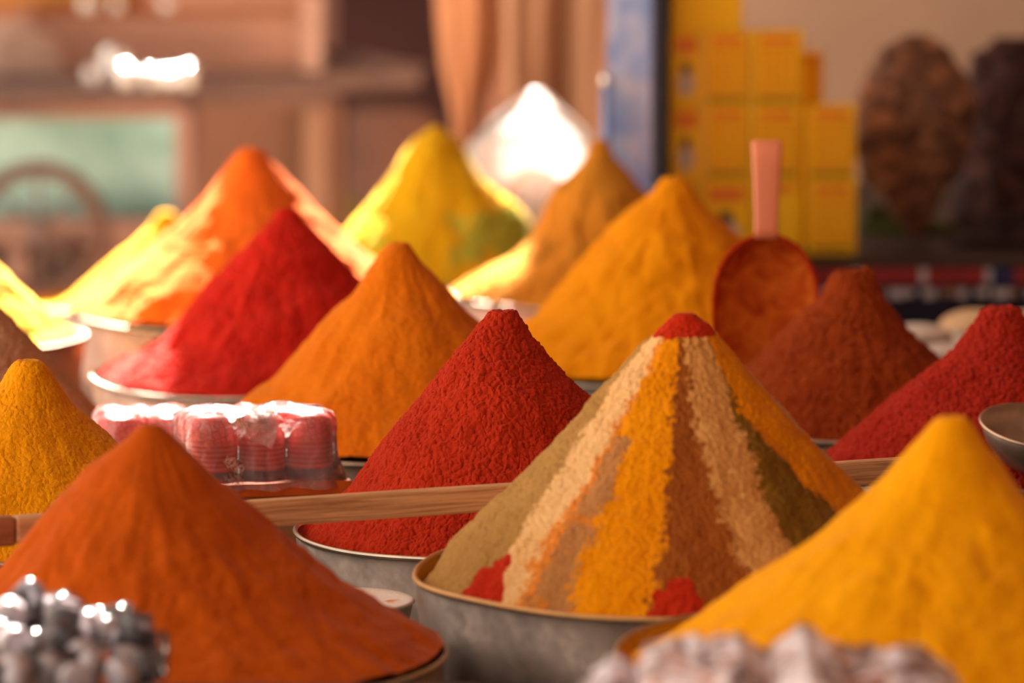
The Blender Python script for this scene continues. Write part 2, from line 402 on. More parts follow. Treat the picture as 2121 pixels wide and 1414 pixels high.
# ------------------------------------------------------------------ the striped heap: one mesh per band of spice
cream = col(228, 180, 122)
tub(1415, 1180, 574, 4.62, 'large grey steel tub under the striped heap', INR['C'], wob=.002, rimmat=simple('dusty rim', col(214, 160, 100), .55, .4, .4, 40, .8, .2))
sb = at(1415, 1180, 4.62)
P, faces, A, Tr, rm = heap_grid(1415, 640, 4.62, 1180, 574, [(18, 10), (50, 40), (190, 186), (345, 358), (480, 482), (498, 508), (518, 545), (532, 562)], [(18, 10), (55, 40), (185, 180), (350, 363), (540, 535)], 380, 900,
    dict(big=.006, streak=.0025, grain=.0018, tip=.05, drop=.035, lumps=[(-.175, -.11, .02, .006), (-.01, -.2, .02, .006), (-.14, -.12, .018, .005)]), 61, sb.z)
striped = empty('spice_heap', (sb.x, 4.62, sb.z), 'heap striped in several spices with a small red cap on top', 'spice heap', 'cone shaped heaps of ground spice')
fa = A[:-1, :].ravel(); fr = (Tr[:-1, :].ravel()) / rm
fc = P[faces[:, 0]]
phi = np.degrees(np.arctan2(fc[:, 0], -fc[:, 1]))          # 0 = towards the camera, + = right
phi = phi + fbm(fc * 45, 3, 5) * 3.5 + fbm(fc * 220, 2, 9) * (2.2 / np.maximum(fr, .25)) + (_h(np.arange(len(fc)), np.arange(len(fc)) * 3, np.arange(len(fc)) * 7, 5)) * 1.3
fr2 = fr + fbm(fc * 90, 2, 3) * .012
b_brc = np.interp(fr, [.1, .35, .64, 1], [-1, 4, 11, 15]); b_cro = np.interp(fr, [.2, .36, .64, 1], [38, 31, 28, 30]); b_olo = np.interp(fr, [.2, .36, .64, 1], [38, 37, 55, 62])
b_kh = np.interp(fr, [.15, .35, .64, 1], [-80, -66, -57, -47])
band = np.full(len(faces), 9)
for (i, lo, hi) in ((0, -125, b_kh), (1, b_kh, -42), (2, -42, -38), (3, -38, -28), (4, -28, -8), (5, -8, b_brc), (6, b_brc, b_cro), (7, b_cro, b_olo), (8, b_olo, 88)):
    band[(phi >= lo) & (phi < hi)] = i
up = (fr < .42) & (band == 3); band[up] = 4
ph0 = np.degrees(np.arctan2(fc[:, 0], -fc[:, 1]))
px_, py_ = fc[:, 0], -fc[:, 1]
wobn = fbm(fc * 70, 3, 21)
def blob(x, y, rx, ry, rot):
    c_, s_ = math.cos(rot), math.sin(rot); u = (px_ - x) * c_ + (py_ - y) * s_; v = -(px_ - x) * s_ + (py_ - y) * c_
    return (u / rx) ** 2 + (v / ry) ** 2 + wobn * .5 < 1
band[(fr2 < .115)] = 10
tq = np.clip((fr2 - .83) / .16, 0, 2); band[(tq > 0) & (np.abs(ph0 + 52 + 2.5 * tq) < 9 * tq ** .7 + wobn * 3)] = 11
tq = np.clip((fr2 - .865) / .13, 0, 2); band[(tq > 0) & (np.abs(ph0 + 2.5) < 8.5 * tq ** .5 + wobn * 3)] = 12
cap = col(186, 44, 16)
bands = [(0, 'khaki_band', powder('khaki spice', col(178, 132, 72), col(150, 108, 54), .7, coarse=1.5)),
         (1, 'cream_band', powder('cream spice', cream, col(216, 160, 92), .5)),
         (2, 'orange_streak', powder('orange streak', col(220, 130, 50), None, .5)),
         (3, 'tan_band', powder('tan spice', col(180, 122, 70), col(160, 104, 56), .7, speck=[(40, .62, col(200, 118, 40))], coarse=1.5)),
         (4, 'turmeric_band', powder('turmeric band', col(226, 140, 8), col(212, 122, 6), .5)),
         (5, 'brown_band', powder('sienna spice', col(146, 78, 28), col(136, 70, 24), .35)),
         (6, 'pale_tan_band', powder('pale tan spice', col(206, 148, 82), col(188, 122, 58), .6, speck=[(60, .64, col(226, 178, 112))])),
         (7, 'olive_band', powder('olive herb', col(126, 86, 22), col(108, 78, 22), .8, speck=[(70, .66, col(170, 100, 24))], coarse=1.4)),
         (8, 'golden_band', powder('golden band', col(222, 136, 12), col(204, 118, 12), .5)),
         (9, 'beige_band', powder('beige spice', col(206, 156, 104), None, .5)),
         (10, 'red_cap', powder('red cap', cap, None, .6)),
         (11, 'red_patch', powder('red patch', col(190, 46, 22), None, .8)),
         (12, 'red_patch', powder('red patch front', col(184, 44, 18), None, .8))]
for i, nm, m in bands:
    sel = faces[band == i]
    if not len(sel): continue
    u, inv = np.unique(sel.ravel(), return_inverse=True)
    V = P[u].copy()
    o = mesh_np(nm, V, inv.reshape(-1, 4), m, striped)
    o['label'] = nm.replace('_', ' ') + ' of the striped heap'

# ------------------------------------------------------------------ wooden rail
WOODL = wood('worn rail wood', col(150, 94, 56), col(222, 170, 122), 'r'); WOODD = wood('darker rail wood', col(120, 66, 40), col(160, 100, 66))
zt = .97
pl = onz(-60, 1077, zt); pr = onz(1990, 942, zt)
dv = (pr - pl); L = dv.length; rz = math.atan2(dv.y, dv.x)
rail = empty('wooden_rail', (pl.x, pl.y, zt), 'long narrow wooden rail crossing in front of the centre red heap', 'rail', rz=rz)
sp0 = (onz(35, 1071, zt) - pl).length
bm = bmesh.new(); bx(bm, sp0, L, 0, .014, -.0225, 0); mk('rail_bar', bm, WOODL, rail, bevel=.0025)
bm = bmesh.new(); bx(bm, 0, sp0 - .0004, 0, .0145, -.024, .0003); e_ = mk('rail_end', bm, WOODD, rail, bevel=.0025); e_['label'] = 'darker jointed end of the rail'
for q in (onz(330, 1050, zt), onz(1420, 981, zt)):
    s = (q - pl).length
    bm = bmesh.new(); bx(bm, s - .007, s + .007, .001, .013, TABLE - zt, -.0225); mk('rail_post', bm, WOODD, rail)

# ------------------------------------------------------------------ table, ground, walls
TAB = wood('dark table boards', col(52, 36, 28), col(78, 54, 40))
t = empty('stall_table', (0, 5.4, 0), 'dark wooden stall table that carries all the spice tubs', 'table')
bm = bmesh.new()
for i in range(13): bx(bm, -1.25 + i * .165, -1.25 + i * .165 + .162, -2.15, 2.1 if i < 8 else 1.74, TABLE - .03, TABLE)
mk('table_top', bm, TAB, t)
for x in (-1.1, .8):
    for y in (-2.0, 1.65): mk('table_leg', box(x - .035, x + .035, y - .035, y + .035, 0, TABLE - .03), TAB, t)
GRD = simple('dusty ground', col(205, 180, 155), .95, 0, .1, 3, .7, .4, .01)
o = mk('floor', box(-9, 9, -3, 18, -.1, 0), GRD); o['kind'] = 'structure'
PLAS = simple('tan plaster', col(196, 164, 142), .95, 0, .1, 2.5, .82, .3, .004)
BRN = simple('brown clay wall', col(176, 132, 112), .95, 0, .1, 1.6, .7, .4, .01)
o = mk('wall_back', box(-6, 6, 13.0, 13.2, 0, 3.4), BRN); o['kind'] = 'structure'
xw = at(1500, 100, 8.45).x
o = mk('wall_right', box(xw, 6, 8.45, 8.65, 0, 3.2), PLAS); o['kind'] = 'structure'
o = mk('shade_wall_side', box(1.12, 1.25, .5, 8.45, 0, 3.2), simple('dark shading wall', col(140, 112, 94), .95, 0, .1, 3, .7)); o['kind'] = 'structure'  # out of view, added to hold light off the right flanks

# ------------------------------------------------------------------ sun, and an unseen awning with holes cut for its patches
SUNEL = R_(38); SUNAZ = R_(-6)
sd = Vector((math.sin(SUNAZ) * math.cos(SUNEL), math.cos(SUNAZ) * math.cos(SUNEL), math.sin(SUNEL)))   # towards the sun
sun = bpy.data.lights.new('sun', 'SUN'); sun.energy = 60; sun.angle = R_(.53); sun.color = (1, .93, .82)
so = bpy.data.objects.new('sun', sun); C.objects.link(so); so.rotation_euler = sd.to_track_quat('Z', 'Y').to_euler()
HZ = 2.9
spots = []
VIALSUN = ((30, 1262), (100, 1262), (150, 1268), (215, 1298), (150, 1330), (275, 1345), (60, 1330), (120, 1370), (240, 1378))
def spot(px, py, d, r): spots.append((at(px, py, d), r))
for q in ((625, 385), (665, 425), (705, 470), (745, 515), (775, 545)): spot(q[0], q[1], 6.66, .030)
for q in ((160, 640), (200, 625), (245, 605), (285, 570), (315, 535)): spot(q[0], q[1], 6.58, .024)
for q in ((340, 480), (380, 440), (420, 410)): spot(q[0], q[1], 6.62, .016)
for q in ((180, 665), (240, 680), (310, 688)): spot(q[0], q[1], 6.47, .016)
for q in ((345, 450), (300, 480), (250, 530), (190, 580), (110, 600)): spot(q[0], q[1], 7.25, .040)
for q in ((0, 560), (-40, 520), (40, 620), (90, 660), (130, 700), (170, 690), (60, 700)): spot(q[0], q[1], 6.36, .045)
for q in ((190, 765), (230, 735), (290, 712), (220, 795), (280, 820)): spot(q[0], q[1], 6.02, .020)
for q in ((725, 490), (755, 440), (785, 395), (815, 350), (760, 480)): spot(q[0], q[1], 7.2, .013)
for q in ((975, 350), (1010, 390), (1050, 430)): spot(q[0], q[1], 7.22, .016)
for q in ((990, 440), (1030, 450), (1060, 480), (1010, 480)): spot(q[0], q[1], 7.16, .024)
for q in ((1110, 205), (1150, 235), (1190, 270), (1215, 300), (1080, 225), (1100, 240)): spot(q[0], q[1], 7.6, .042)
for q in ((1035, 270), (1070, 320)): spot(q[0], q[1], 7.5, .018)
for q in ((940, 610), (985, 595), (1030, 580), (960, 640)): spot(q[0], q[1], 6.8, .026)
for q in ((240, 862), (290, 860), (330, 870), (400, 868), (470, 868)): spot(q[0], q[1], 5.35, .028)
for q in ((420, 870), (500, 868), (580, 872), (650, 875)): spot(q[0], q[1], 5.18, .022)
for q in ((245, 130), (345, 155), (190, 120), (310, 140), (390, 125), (600, 150), (450, 160)): spot(q[0], q[1], 9.35, .05)
for q in VIALSUN: spot(q[0], q[1], 3.99, .009)
bm = bmesh.new(); cs = .035
xs = np.arange(-1.15, 1.3, cs); ys = np.arange(2.2, 13.4, cs)
X, Y = np.meshgrid(xs + cs / 2, ys + cs / 2)
cen = np.stack([X.ravel(), Y.ravel(), np.full(X.size, HZ)], -1)
keep = np.ones(len(cen), bool); nz_ = fbm(cen * 9, 2, 77)
S = np.array(sd)
for p, r in spots:
    w = cen - np.array(p); tt = w @ S; dist = np.linalg.norm(w - tt[:, None] * S, axis=1)
    keep &= dist > r * (1 + .35 * nz_) + cs * .28 * (r > .0095)
keep &= ~((cen[:, 0] < -.42) & (cen[:, 1] > 10.3) & (cen[:, 1] < 11.6))  # wide opening, so sunlit ground bounces light onto the background
nx_, ny_ = len(xs), len(ys)
gx, gy = np.meshgrid(np.append(xs, xs[-1] + cs), np.append(ys, ys[-1] + cs))
GV = np.stack([gx.ravel(), gy.ravel(), np.full(gx.size, HZ)], -1)
ii = np.arange(ny_ * nx_); rr_, cc_ = ii // nx_, ii % nx_
FQ = np.stack([rr_ * (nx_ + 1) + cc_, rr_ * (nx_ + 1) + cc_ + 1, (rr_ + 1) * (nx_ + 1) + cc_ + 1, (rr_ + 1) * (nx_ + 1) + cc_], -1)[keep]
bm.free()
aw = mesh_np('unseen_awning', GV, FQ, simple('shade awning', col(120, 84, 54), .9, 0, .1, 20, .6), None, False)  # out of view, placed for shade, holes aimed at the sun spots
md = aw.modifiers.new('thick', 'SOLIDIFY'); md.thickness = .006
aw['kind'] = 'structure'

W = bpy.data.worlds.new('world'); SC.world = W; W.use_nodes = True
wt = W.node_tree; bgn = wt.nodes['Background']; bgn.inputs['Strength'].default_value = 1.0
tcw = wt.nodes.new('ShaderNodeTexCoord'); sxw = wt.nodes.new('ShaderNodeSeparateXYZ'); wt.links.new(tcw.outputs['Generated'], sxw.inputs[0])
mrw = wt.nodes.new('ShaderNodeMapRange'); mrw.inputs['From Min'].default_value = -1; mrw.inputs['From Max'].default_value = 1; mrw.inputs['To Min'].default_value = 0; mrw.inputs['To Max'].default_value = 1
wt.links.new(sxw.outputs['X'], mrw.inputs['Value'])
wt.links.new(ramp(wt, mrw.outputs[0], [(.0, (2.6, 2.3, 1.95, 1)), (.3, (1.5, 1.3, 1.1, 1)), (.55, (.6, .5, .42, 1)), (1, (.32, .26, .22, 1))]), bgn.inputs['Color'])
SC.view_settings.view_transform = 'Standard'; SC.view_settings.look = 'None'; SC.view_settings.gamma = 1; SC.view_settings.exposure = 0.2
SC.view_settings.use_curve_mapping = False
# ================================================================== part 2: everything else
def pbox(bm, px0, px1, py0, py1, d, dep, mi=0):
    a = at(px0, py1, d); b = at(px1, py0, d)
    bx(bm, a.x, b.x, d, d + dep, a.z, b.z, None, mi)
def pthing(name, px, py, d, label, cat, group=None):
    return empty(name, at(px, py, d), label, cat, group)
def addp(name, bm, mat, root, **k):
    """mesh made in world coordinates, parented to a root that has only a location"""
    bmesh.ops.translate(bm, verts=bm.verts, vec=-root.location)
    return mk(name, bm, mat, root, **k)

# ---------------------------------------------------------------- pink shrink-wrapped package
def rollmat(name, a, b):
    m, t, out = nt(name); v = objvec(t); p = bsdf(t, out, .35, 0, .4)
    vo = t.nodes.new('ShaderNodeTexVoronoi'); vo.feature = 'DISTANCE_TO_EDGE'; vo.inputs['Scale'].default_value = 150; t.links.new(v, vo.inputs['Vector'])
    net = ramp(t, vo.outputs['Distance'], [(.0, a), (.09, b)])
    wv = t.nodes.new('ShaderNodeTexWave'); wv.bands_direction = 'Z'; wv.inputs['Scale'].default_value = 70; wv.inputs['Distortion'].default_value = .6; t.links.new(v, wv.inputs['Vector'])
    st = ramp(t, wv.outputs['Fac'], [(.2, a), (.8, vary(b, .8))])
    sx = t.nodes.new('ShaderNodeSeparateXYZ'); t.links.new(v, sx.inputs[0])
    sel = ramp(t, sx.outputs['Z'], [(.036, (0, 0, 0, 1)), (.042, (1, 1, 1, 1))])
    mx = t.nodes.new('ShaderNodeMix'); mx.data_type = 'RGBA'; t.links.new(sel, mx.inputs['Factor'])
    t.links.new(st, mx.inputs['A']); t.links.new(net, mx.inputs['B']); t.links.new(mx.outputs['Result'], p.inputs['Base Color'])
    return m
ROLL = rollmat('pink roll', col(196, 36, 40), col(236, 104, 96))
ROLLD = simple('printed band', col(120, 70, 90), .5, 0, .3, 120, .3, 0)
FILM = film('shrink film', (1, .95, .94, 1), .2, .06, 45, .9, .004)
CARD = simple('orange tray card', col(196, 96, 30), .7, 0, .2, 20, .85, .1)
def package(x, d, z, rz, ncol, label, rolls_pink=True):
    e = empty('wrapped_package', (x, d, z), label, 'package', None, rz)
    s = .0455; r = .0220; H = .062; Z0 = .011
    Lx = ncol * s / 2; Ly = s
    bm = bmesh.new(); bx(bm, -Lx - .006, Lx + .010, -Ly - .006, Ly + .006, 0, .0015)
    bx(bm, -Lx - .006, Lx + .010, -Ly - .006, -Ly - .0045, 0, .013); bx(bm, -Lx - .006, Lx + .010, Ly + .0045, Ly + .006, 0, .013)
    bx(bm, -Lx - .006, -Lx - .0045, -Ly - .006, Ly + .006, 0, .013); bx(bm, Lx + .0085, Lx + .010, -Ly - .006, Ly + .006, 0, .013)
    tr = mk('tray', bm, CARD, e); tr['label'] = 'orange cardboard tray'
    for i in range(ncol):
        for j in (0, 1):
            cx, cy = -Lx + s * (i + .5), -Ly + s * (j + .5)
            bm = bmesh.new(); lathe(bm, [(.001, .002), (r, .002), (r, .016), (r * .985, .017), (r, .018), (r, .052), (r * .97, .057), (r * .85, H - .002), (r * .5, H), (.001, H + .0004)], 32)
            ro = mk('roll', bm, ROLL, e, loc=(cx, cy, Z0)); 
            bm = bmesh.new(); lathe(bm, [(r + .0003, .004), (r + .0004, .013)], 32); mk('printed_band', bm, ROLLD, ro)
    # film: lobed sleeve with a flared skirt and a sagging top
    n = 160; vs = []; bm = bmesh.new(); rings = []
    hs = [(.004, .010), (.012, .007), (.022, .002), (.035, .0012), (.05, .0012), (.058, .0005), (.0625, -.003), (.0645, -.009), (.0652, -.02), (.0648, -.032)]
    for (z_, off) in [(z0_ + Z0 * (1 if z0_ > .01 else .3), o_) for z0_, o_ in hs]:
        ring = []
        for k in range(n):
            a = 2 * math.pi * k / n
            ca, sa = math.cos(a), math.sin(a)
            q = 1 / max(abs(ca) / (Lx + .001), abs(sa) / (Ly + .001)); X, Y = ca * q, sa * q
            # round the corners
            pw = 7; q2 = 1 / ((abs(ca) / (Lx + .001)) ** pw + (abs(sa) / (Ly + .001)) ** pw) ** (1 / pw); X, Y = ca * q2, sa * q2
            if abs(abs(Y) - Ly) < .006: lob = -.0035 * abs(math.cos(math.pi * (X + Lx) / s)) ** 2 * 1
            else: lob = 0
            sc = off + lob * (1 if z_ < .071 else .3)
            L2 = math.hypot(X, Y)
            X2, Y2 = X + math.copysign(min(abs(sc), abs(X)), X) * (1 if sc > 0 else -1) * abs(ca), Y + math.copysign(min(abs(sc), abs(Y)), Y) * (1 if sc > 0 else -1)
            w = .0012 * math.sin(k * 1.9 + z_ * 300) + .0008 * math.sin(k * .7)
            ring.append(bm.verts.new((X2 + w * .6, Y2 + w * .6, z_ + (.0015 * math.sin(k * .35) if z_ > .069 or z_ < .01 else 0))))
        rings.append(ring)
    for q in range(len(rings) - 1):
        for k in range(n):
            f = bm.faces.new((rings[q][k], rings[q][(k + 1) % n], rings[q + 1][(k + 1) % n], rings[q + 1][k])); f.smooth = True
    c = bm.verts.new((0, 0, .0645 + Z0))
    for k in range(n): bm.faces.new((rings[-1][k], rings[-1][(k + 1) % n], c)).smooth = True
    fo = mk('film', bm, FILM, e); fo['label'] = 'clear crinkled film'
    return e, Lx, Ly
pk = at(528, 1014, 5.20)
e_, Lx, Ly = package(pk.x, 5.20, pk.z, R_(17), 3, 'shrink wrapped package of pink rolls on an orange tray, beside the rail')
# folded flap of film over the front, and crinkles
FLAP = film('loose film fold', (1, .97, .96, 1), .38, .05, 60, .9, .004, (.9, .86, .86, 1))
bm = bmesh.new(); rnd = random.Random(4)
cx0 = -.012; gridf = []
for j in range(9):
    row = []
    for i in range(13):
        u = i / 12; v = j / 8
        wdt = .052 * (1 - .35 * v); x_ = cx0 - .026 + wdt * u + .006 * v; y_ = -Ly - .002 - .006 * math.sin(v * 2.2) - .002 * math.sin(u * 11 + v * 4)
        z_ = .0765 - .032 * v * (1 - .55 * (1 - u)) + .001 * math.sin(u * 9)
        row.append(bm.verts.new((x_, y_ + (.012 * (1 - v) ** 2), z_)))
    gridf.append(row)
for j in range(8):
    for i in range(12): bm.faces.new((gridf[j][i], gridf[j][i + 1], gridf[j + 1][i + 1], gridf[j + 1][i])).smooth = True
fl = mk('film_flap', bm, FLAP, e_); fl['label'] = 'folded loose flap of clear film'
bm = bmesh.new()
for k in range(26):
    x_, z_ = -.040 + rnd.random() * .014, .010 + rnd.random() * .026
    pts = [(x_ + .004 * math.sin(i * 1.3 + k), -Ly - .0035 - .001 * rnd.random(), z_ + .003 * math.cos(i * 1.7 + k * 2) - .0012 * i + .002) for i in range(5)]
    tube(bm, pts, .00022, 5)
mk('film_crinkles', bm, simple('crinkle white', col(235, 205, 195), .3, 0, .5, 50, .9, 0), e_)
p2 = at(300, 1012, 5.34)
package(p2.x, 5.34, p2.z, R_(10), 2, 'sunlit white looking wrapped package, mostly hidden behind the lower left orange heap')
CB = simple('brown cardboard', col(168, 122, 84), .85, 0, .15, 30, .9, .15)
for (q, hx, hy, z1, rz_) in ((Vector((pk.x, 5.20, 0)), .070, .050, pk.z - .001, 17), (Vector((p2.x, 5.34, 0)), .05, .046, p2.z - .001, 10)):
    o = mk('cardboard_box', box(-hx, hx, -hy, hy, 0, z1 - TABLE), CB, bevel=.002); o.location = (q.x, q.y, TABLE); o.rotation_euler = (0, 0, R_(rz_))
    tag(o, 'plain brown carton raising the pink package' if rz_ == 17 else 'plain brown carton raising the sunlit white package', 'box')

# ---------------------------------------------------------------- pink handled scoop
PLA = simple('salmon plastic', col(236, 140, 100), .42, 0, .4, 12, .93, .05)
def coated():
    m, t, out = nt('paprika coated plastic'); v = objvec(t); b = bsdf(t, out, .85, 0, .1)
    t.links.new(ramp(t, noise(t, 26, 6, .65, v, 1.5), [(.32, col(150, 34, 12)), (.46, col(196, 84, 22)), (.62, col(222, 116, 34)), (.75, col(168, 46, 16))]), b.inputs['Base Color'])
    t.links.new(bump(t, noise(t, 200, 4, .6, v), .5, .001), b.inputs['Normal']); return m
COAT = coated(); COATR = simple('red dust edge', col(176, 44, 18), .9, 0, .05, 150, .8, .5)
d_s = 5.84; sc0 = at(1587, 620, d_s); kk = d_s / F
scoop = empty('scoop', sc0, 'scoop with salmon pink handle and paprika coated blade standing upright behind the dark red heap', 'scoop')
prof = [(-487, 0.0), (-489, 24), (-497, 46), (-512, 66), (-530, 82), (-555, 96), (-585, 105), (-620, 109), (-660, 109), (-700, 107), (-745, 104), (-800, 98), (-850, 86)]
bm = bmesh.new(); n = 24
fr_, bk_ = [], []
for (yy, w) in prof:
    z_ = -(-yy - 620) * kk * 1.0; z_ = (yy + 620) * kk
    a_, b_ = [], []
    for i in range(n + 1):
        u = -1 + 2 * i / n; x_ = u * max(w, .5) * kk
        dist_edge = 1 - u * u; top = min(1, (-(yy) - 487) / 60.0)
        dep = .030 * (dist_edge ** .8) * (top ** .7)
        a_.append(bm.verts.new((x_, dep, z_))); b_.append(bm.verts.new((x_ * 1.015, dep + .0028, z_ + (.001 if top < .2 else 0))))
    fr_.append(a_); bk_.append(b_)
for j in range(len(prof) - 1):
    for i in range(n):
        bm.faces.new((fr_[j][i], fr_[j + 1][i], fr_[j + 1][i + 1], fr_[j][i + 1])).smooth = True
        bm.faces.new((bk_[j][i], bk_[j][i + 1], bk_[j + 1][i + 1], bk_[j + 1][i])).smooth = True
    for i in (0, n): bm.faces.new((fr_[j][i], fr_[j + 1][i], bk_[j + 1][i], bk_[j][i]))
bl = mk('blade', bm, COAT, scoop); bl['label'] = 'concave blade coated in orange red powder'
bm = bmesh.new(); edge = [(-w * kk, .0008, (yy + 620) * kk) for yy, w in prof[::-1]] + [(w * kk, .0008, (yy + 620) * kk) for yy, w in prof[1:]]
tube(bm, edge, .0024, 8); mk('blade_rim', bm, COATR, scoop)
bm = bmesh.new(); hp = [(288, 30), (291, 32), (330, 30), (380, 27.5), (430, 25.5), (470, 25), (492, 26)]
rings = []
for yy, w in hp:
    w_ = w * kk * (.93 if yy == 288 else 1); th = .006 if yy > 288 else .0045; ring = []
    for k in range(24):
        a = 2 * math.pi * k / 24; ca, sa = math.cos(a), math.sin(a)
        ring.append(bm.verts.new((math.copysign(abs(ca) ** .35, ca) * w_, .003 + math.copysign(abs(sa) ** .5, sa) * th, (620 - yy) * kk)))
    rings.append(ring)
for q in range(len(rings) - 1):
    for k in range(24): bm.faces.new((rings[q][k], rings[q][(k + 1) % 24], rings[q + 1][(k + 1) % 24], rings[q + 1][k])).smooth = True
bm.faces.new(rings[0][::-1]); bm.faces.new(rings[-1])
hd = mk('handle', bm, PLA, scoop); hd['label'] = 'salmon pink plastic handle'; hd.rotation_euler = (0, 0, 0)

# ---------------------------------------------------------------- metal scoop at right
MET = simple('worn dark steel', col(190, 165, 145), .4, .8, .5, 25, .6, .15)
ms0 = at(2152, 882, 5.22)
msc = empty('metal_scoop', ms0, 'round metal scoop resting in front of the red heap at the right edge', 'scoop')
bm = bmesh.new(); Rm = 124 * 5.22 / F
pr_ = [(.001, -.044), (Rm * .35, -.042), (Rm * .65, -.033), (Rm * .87, -.018), (Rm, 0)]
lathe(bm, pr_ + [(r_ - .0016 if r_ > .01 else r_, z_ + .0016) for r_, z_ in pr_[::-1]], 64)
TL = Matrix.Rotation(R_(13), 4, 'X') @ Matrix.Rotation(R_(6), 4, 'Y')
bm.transform(TL); mk('scoop_bowl', bm, MET, msc)
bm = bmesh.new(); lathe(bm, [(Rm - .0005 + .0016 * math.cos(a), .0016 * math.sin(a)) for a in [k * 2 * math.pi / 8 for k in range(9)]], 64); bm.transform(TL)
mk('scoop_rim', bm, simple('bright scoop rim', col(214, 180, 150), .3, .85, .5, 30, .8, 0), msc)
bm = bmesh.new(); tube(bm, [(Rm * .9, 0, -.006), (Rm + .05, .006, .004), (Rm + .11, .01, .006)], .007, 12); bm.transform(TL); mk('scoop_handle', bm, MET, msc)

# ---------------------------------------------------------------- small dish between the front tubs
ds = at(705, 1240, 4.72)
e = empty('white_dish', (ds.x, 4.72, TABLE), 'white dish speckled with spice between the lower left heap and the striped heap', 'dish')
bm = bmesh.new(); h_ = ds.z - TABLE; rd = .061
WD = powder('speckled white', col(228, 208, 196), col(222, 196, 180), .15, speck=[(60, .66, col(214, 130, 80)), (110, .72, col(180, 60, 40))])
lathe(bm, [(.001, 0), (rd * .7, 0), (rd * .8, h_ * .6), (rd, h_ - .004), (rd + .002, h_ - .002), (rd, h_), (rd - .004, h_ - .002), (.001, h_ - .005)], 64); mk('dish_body', bm, WD, e)
o = empty('plastic_cup', at(800, 1240, 4.80), 'clear crumpled plastic scrap beside the white dish', 'plastic scrap')
bm = bmesh.new(); g_ = []
for j in range(6):
    row = []
    for i in range(12):
        u = i / 11 - .5; v = j / 5
        row.append(bm.verts.new((u * .05, .004 * math.sin(i * 2.1 + j), -.06 + (.068 * math.exp(-(u * 3.4) ** 2)) * v + .002 * math.sin(i * 3))))
    g_.append(row)
for j in range(5):
    for i in range(11): bm.faces.new((g_[j][i], g_[j][i + 1], g_[j + 1][i + 1], g_[j + 1][i])).smooth = True
po = mk('scrap', bm, film('clear scrap', (1, .97, .95, 1), .25, .1), o); m_ = po.modifiers.new('t', 'SOLIDIFY'); m_.thickness = .0004
o.name = 'plastic_scrap'; po.name = 'sheet'

# ---------------------------------------------------------------- little white and tan bowls at right
for (px, py, r_, d_, mt, lab, hh) in ((1900, 694, 76, 6.40, WHT, 'white flour mound in a small bowl, just right of the dark reddish brown heap', 26),
                                      (2022, 676, 84, 6.60, TAN, 'tan topped flour mound in a small bowl behind the grainy right heap', 38),
                                      (2130, 664, 64, 6.76, TAN, 'tan mound in a small bowl at the right edge', 22),
                                      (1955, 730, 60, 6.22, WHT, 'whitish mound in a small bowl in front of the white flour mound', 22)):
    e, c, rr_w = tub(px, py, r_, d_, 'small bowl holding the ' + lab.split(' in ')[0] + (' at right' if px > 2000 else ' near the dark red heap'), INR['W'], 'small bowls of flour at right', outer=simple('cream enamel', col(215, 195, 180), .4, 0, .4, 10, .9, 0))
    bm = bmesh.new(); k_ = d_ / F; R2 = r_ * k_ * .94
    lathe(bm, [(R2 * math.sin(a), hh * k_ * math.cos(a) - .001) for a in [math.pi / 2 * i / 14 + .002 for i in range(15)][::1]] , 64)
    o = mk('flour_mound', bm, mt); o.location = (c.x, d_, c.z); tag(o, lab, 'flour mound', 'mounds of flour at right')

# ---------------------------------------------------------------- back shelf with boxes
SH = at(1500, 527, 7.28); zs = onz(1500, 527, .9)
NAVY = simple('dark navy cloth', col(44, 38, 52), .9, 0, .1, 8, .6, .3, .004)
dsf = zs.y - .085
xl = .098; xr_ = 1.05
e = empty('shelf_table', (xl, dsf, 0), 'back shelf table with red and white printed edge and dark navy cloth', 'table')
def sbox(nm, x0, x1, y0, y1, z0, z1, mat, root, **k):
    bm = bmesh.new(); bx(bm, x0, x1, y0, y1, z0, z1); return addp(nm, bm, mat, root, **k)
sbox('shelf_top', xl, xr_, dsf, 8.3, .87, .9, wood('shelf wood', col(34, 24, 20), col(50, 36, 30)), e)
SRED = simple('printed red strip', col(150, 40, 36), .6, 0, .3, 40, .6, 0); SWH = simple('printed white', col(190, 176, 180), .6, 0, .3, 30, .7, 0)
ep = onz(1640, 560, .876)
x0_ = at(1500, 540, dsf).x
sg = [(1500, 1766, SRED), (1766, 1780, SWH), (1780, 1905, SRED), (1905, 1920, SWH), (1920, 2040, SRED), (2040, 2054, SWH), (2054, 2100, simple('blue print', col(40, 40, 80), .6)), (2100, 2200, SRED)]
for a_, b_, m_ in sg:
    sbox('printed_edge', at(a_, 540, dsf).x, at(b_, 540, dsf).x, dsf - .004, dsf - .0005, .872, .892, m_, e)
for i in range(16):
    a_ = 1660 + i * 36; sbox('print_mark', at(a_, 570, dsf).x, at(a_ + 18 + 8 * (i % 3), 570, dsf).x, dsf - .0075, dsf - .006, .857 - .003 * (i % 2), .866, SWH if i % 4 else simple('tan mark', col(150, 110, 90), .7), e)
bm = bmesh.new(); g_ = []
for j in range(14):
    row = []
    for i in range(120):
        x_ = xl + (xr_ - xl) * i / 119; v = j / 13
        row.append(bm.verts.new((x_, dsf - .005 - .012 * v * (1 + math.sin(i * .35)) - .003 * v * math.sin(i * .9 + j), .871 - .55 * v)))
    g_.append(row)
for j in range(13):
    for i in range(119): bm.faces.new((g_[j][i], g_[j + 1][i], g_[j + 1][i + 1], g_[j][i + 1])).smooth = True
cl = addp('hanging_cloth', bm, NAVY, e); cl['label'] = 'dark navy cloth hanging from the shelf'
for x_ in (xl + .04, xr_ - .04):
    for y_ in (dsf + .04, 8.25): sbox('shelf_leg', x_ - .02, x_ + .02, y_ - .02, y_ + .02, 0, .87, TAB, e)

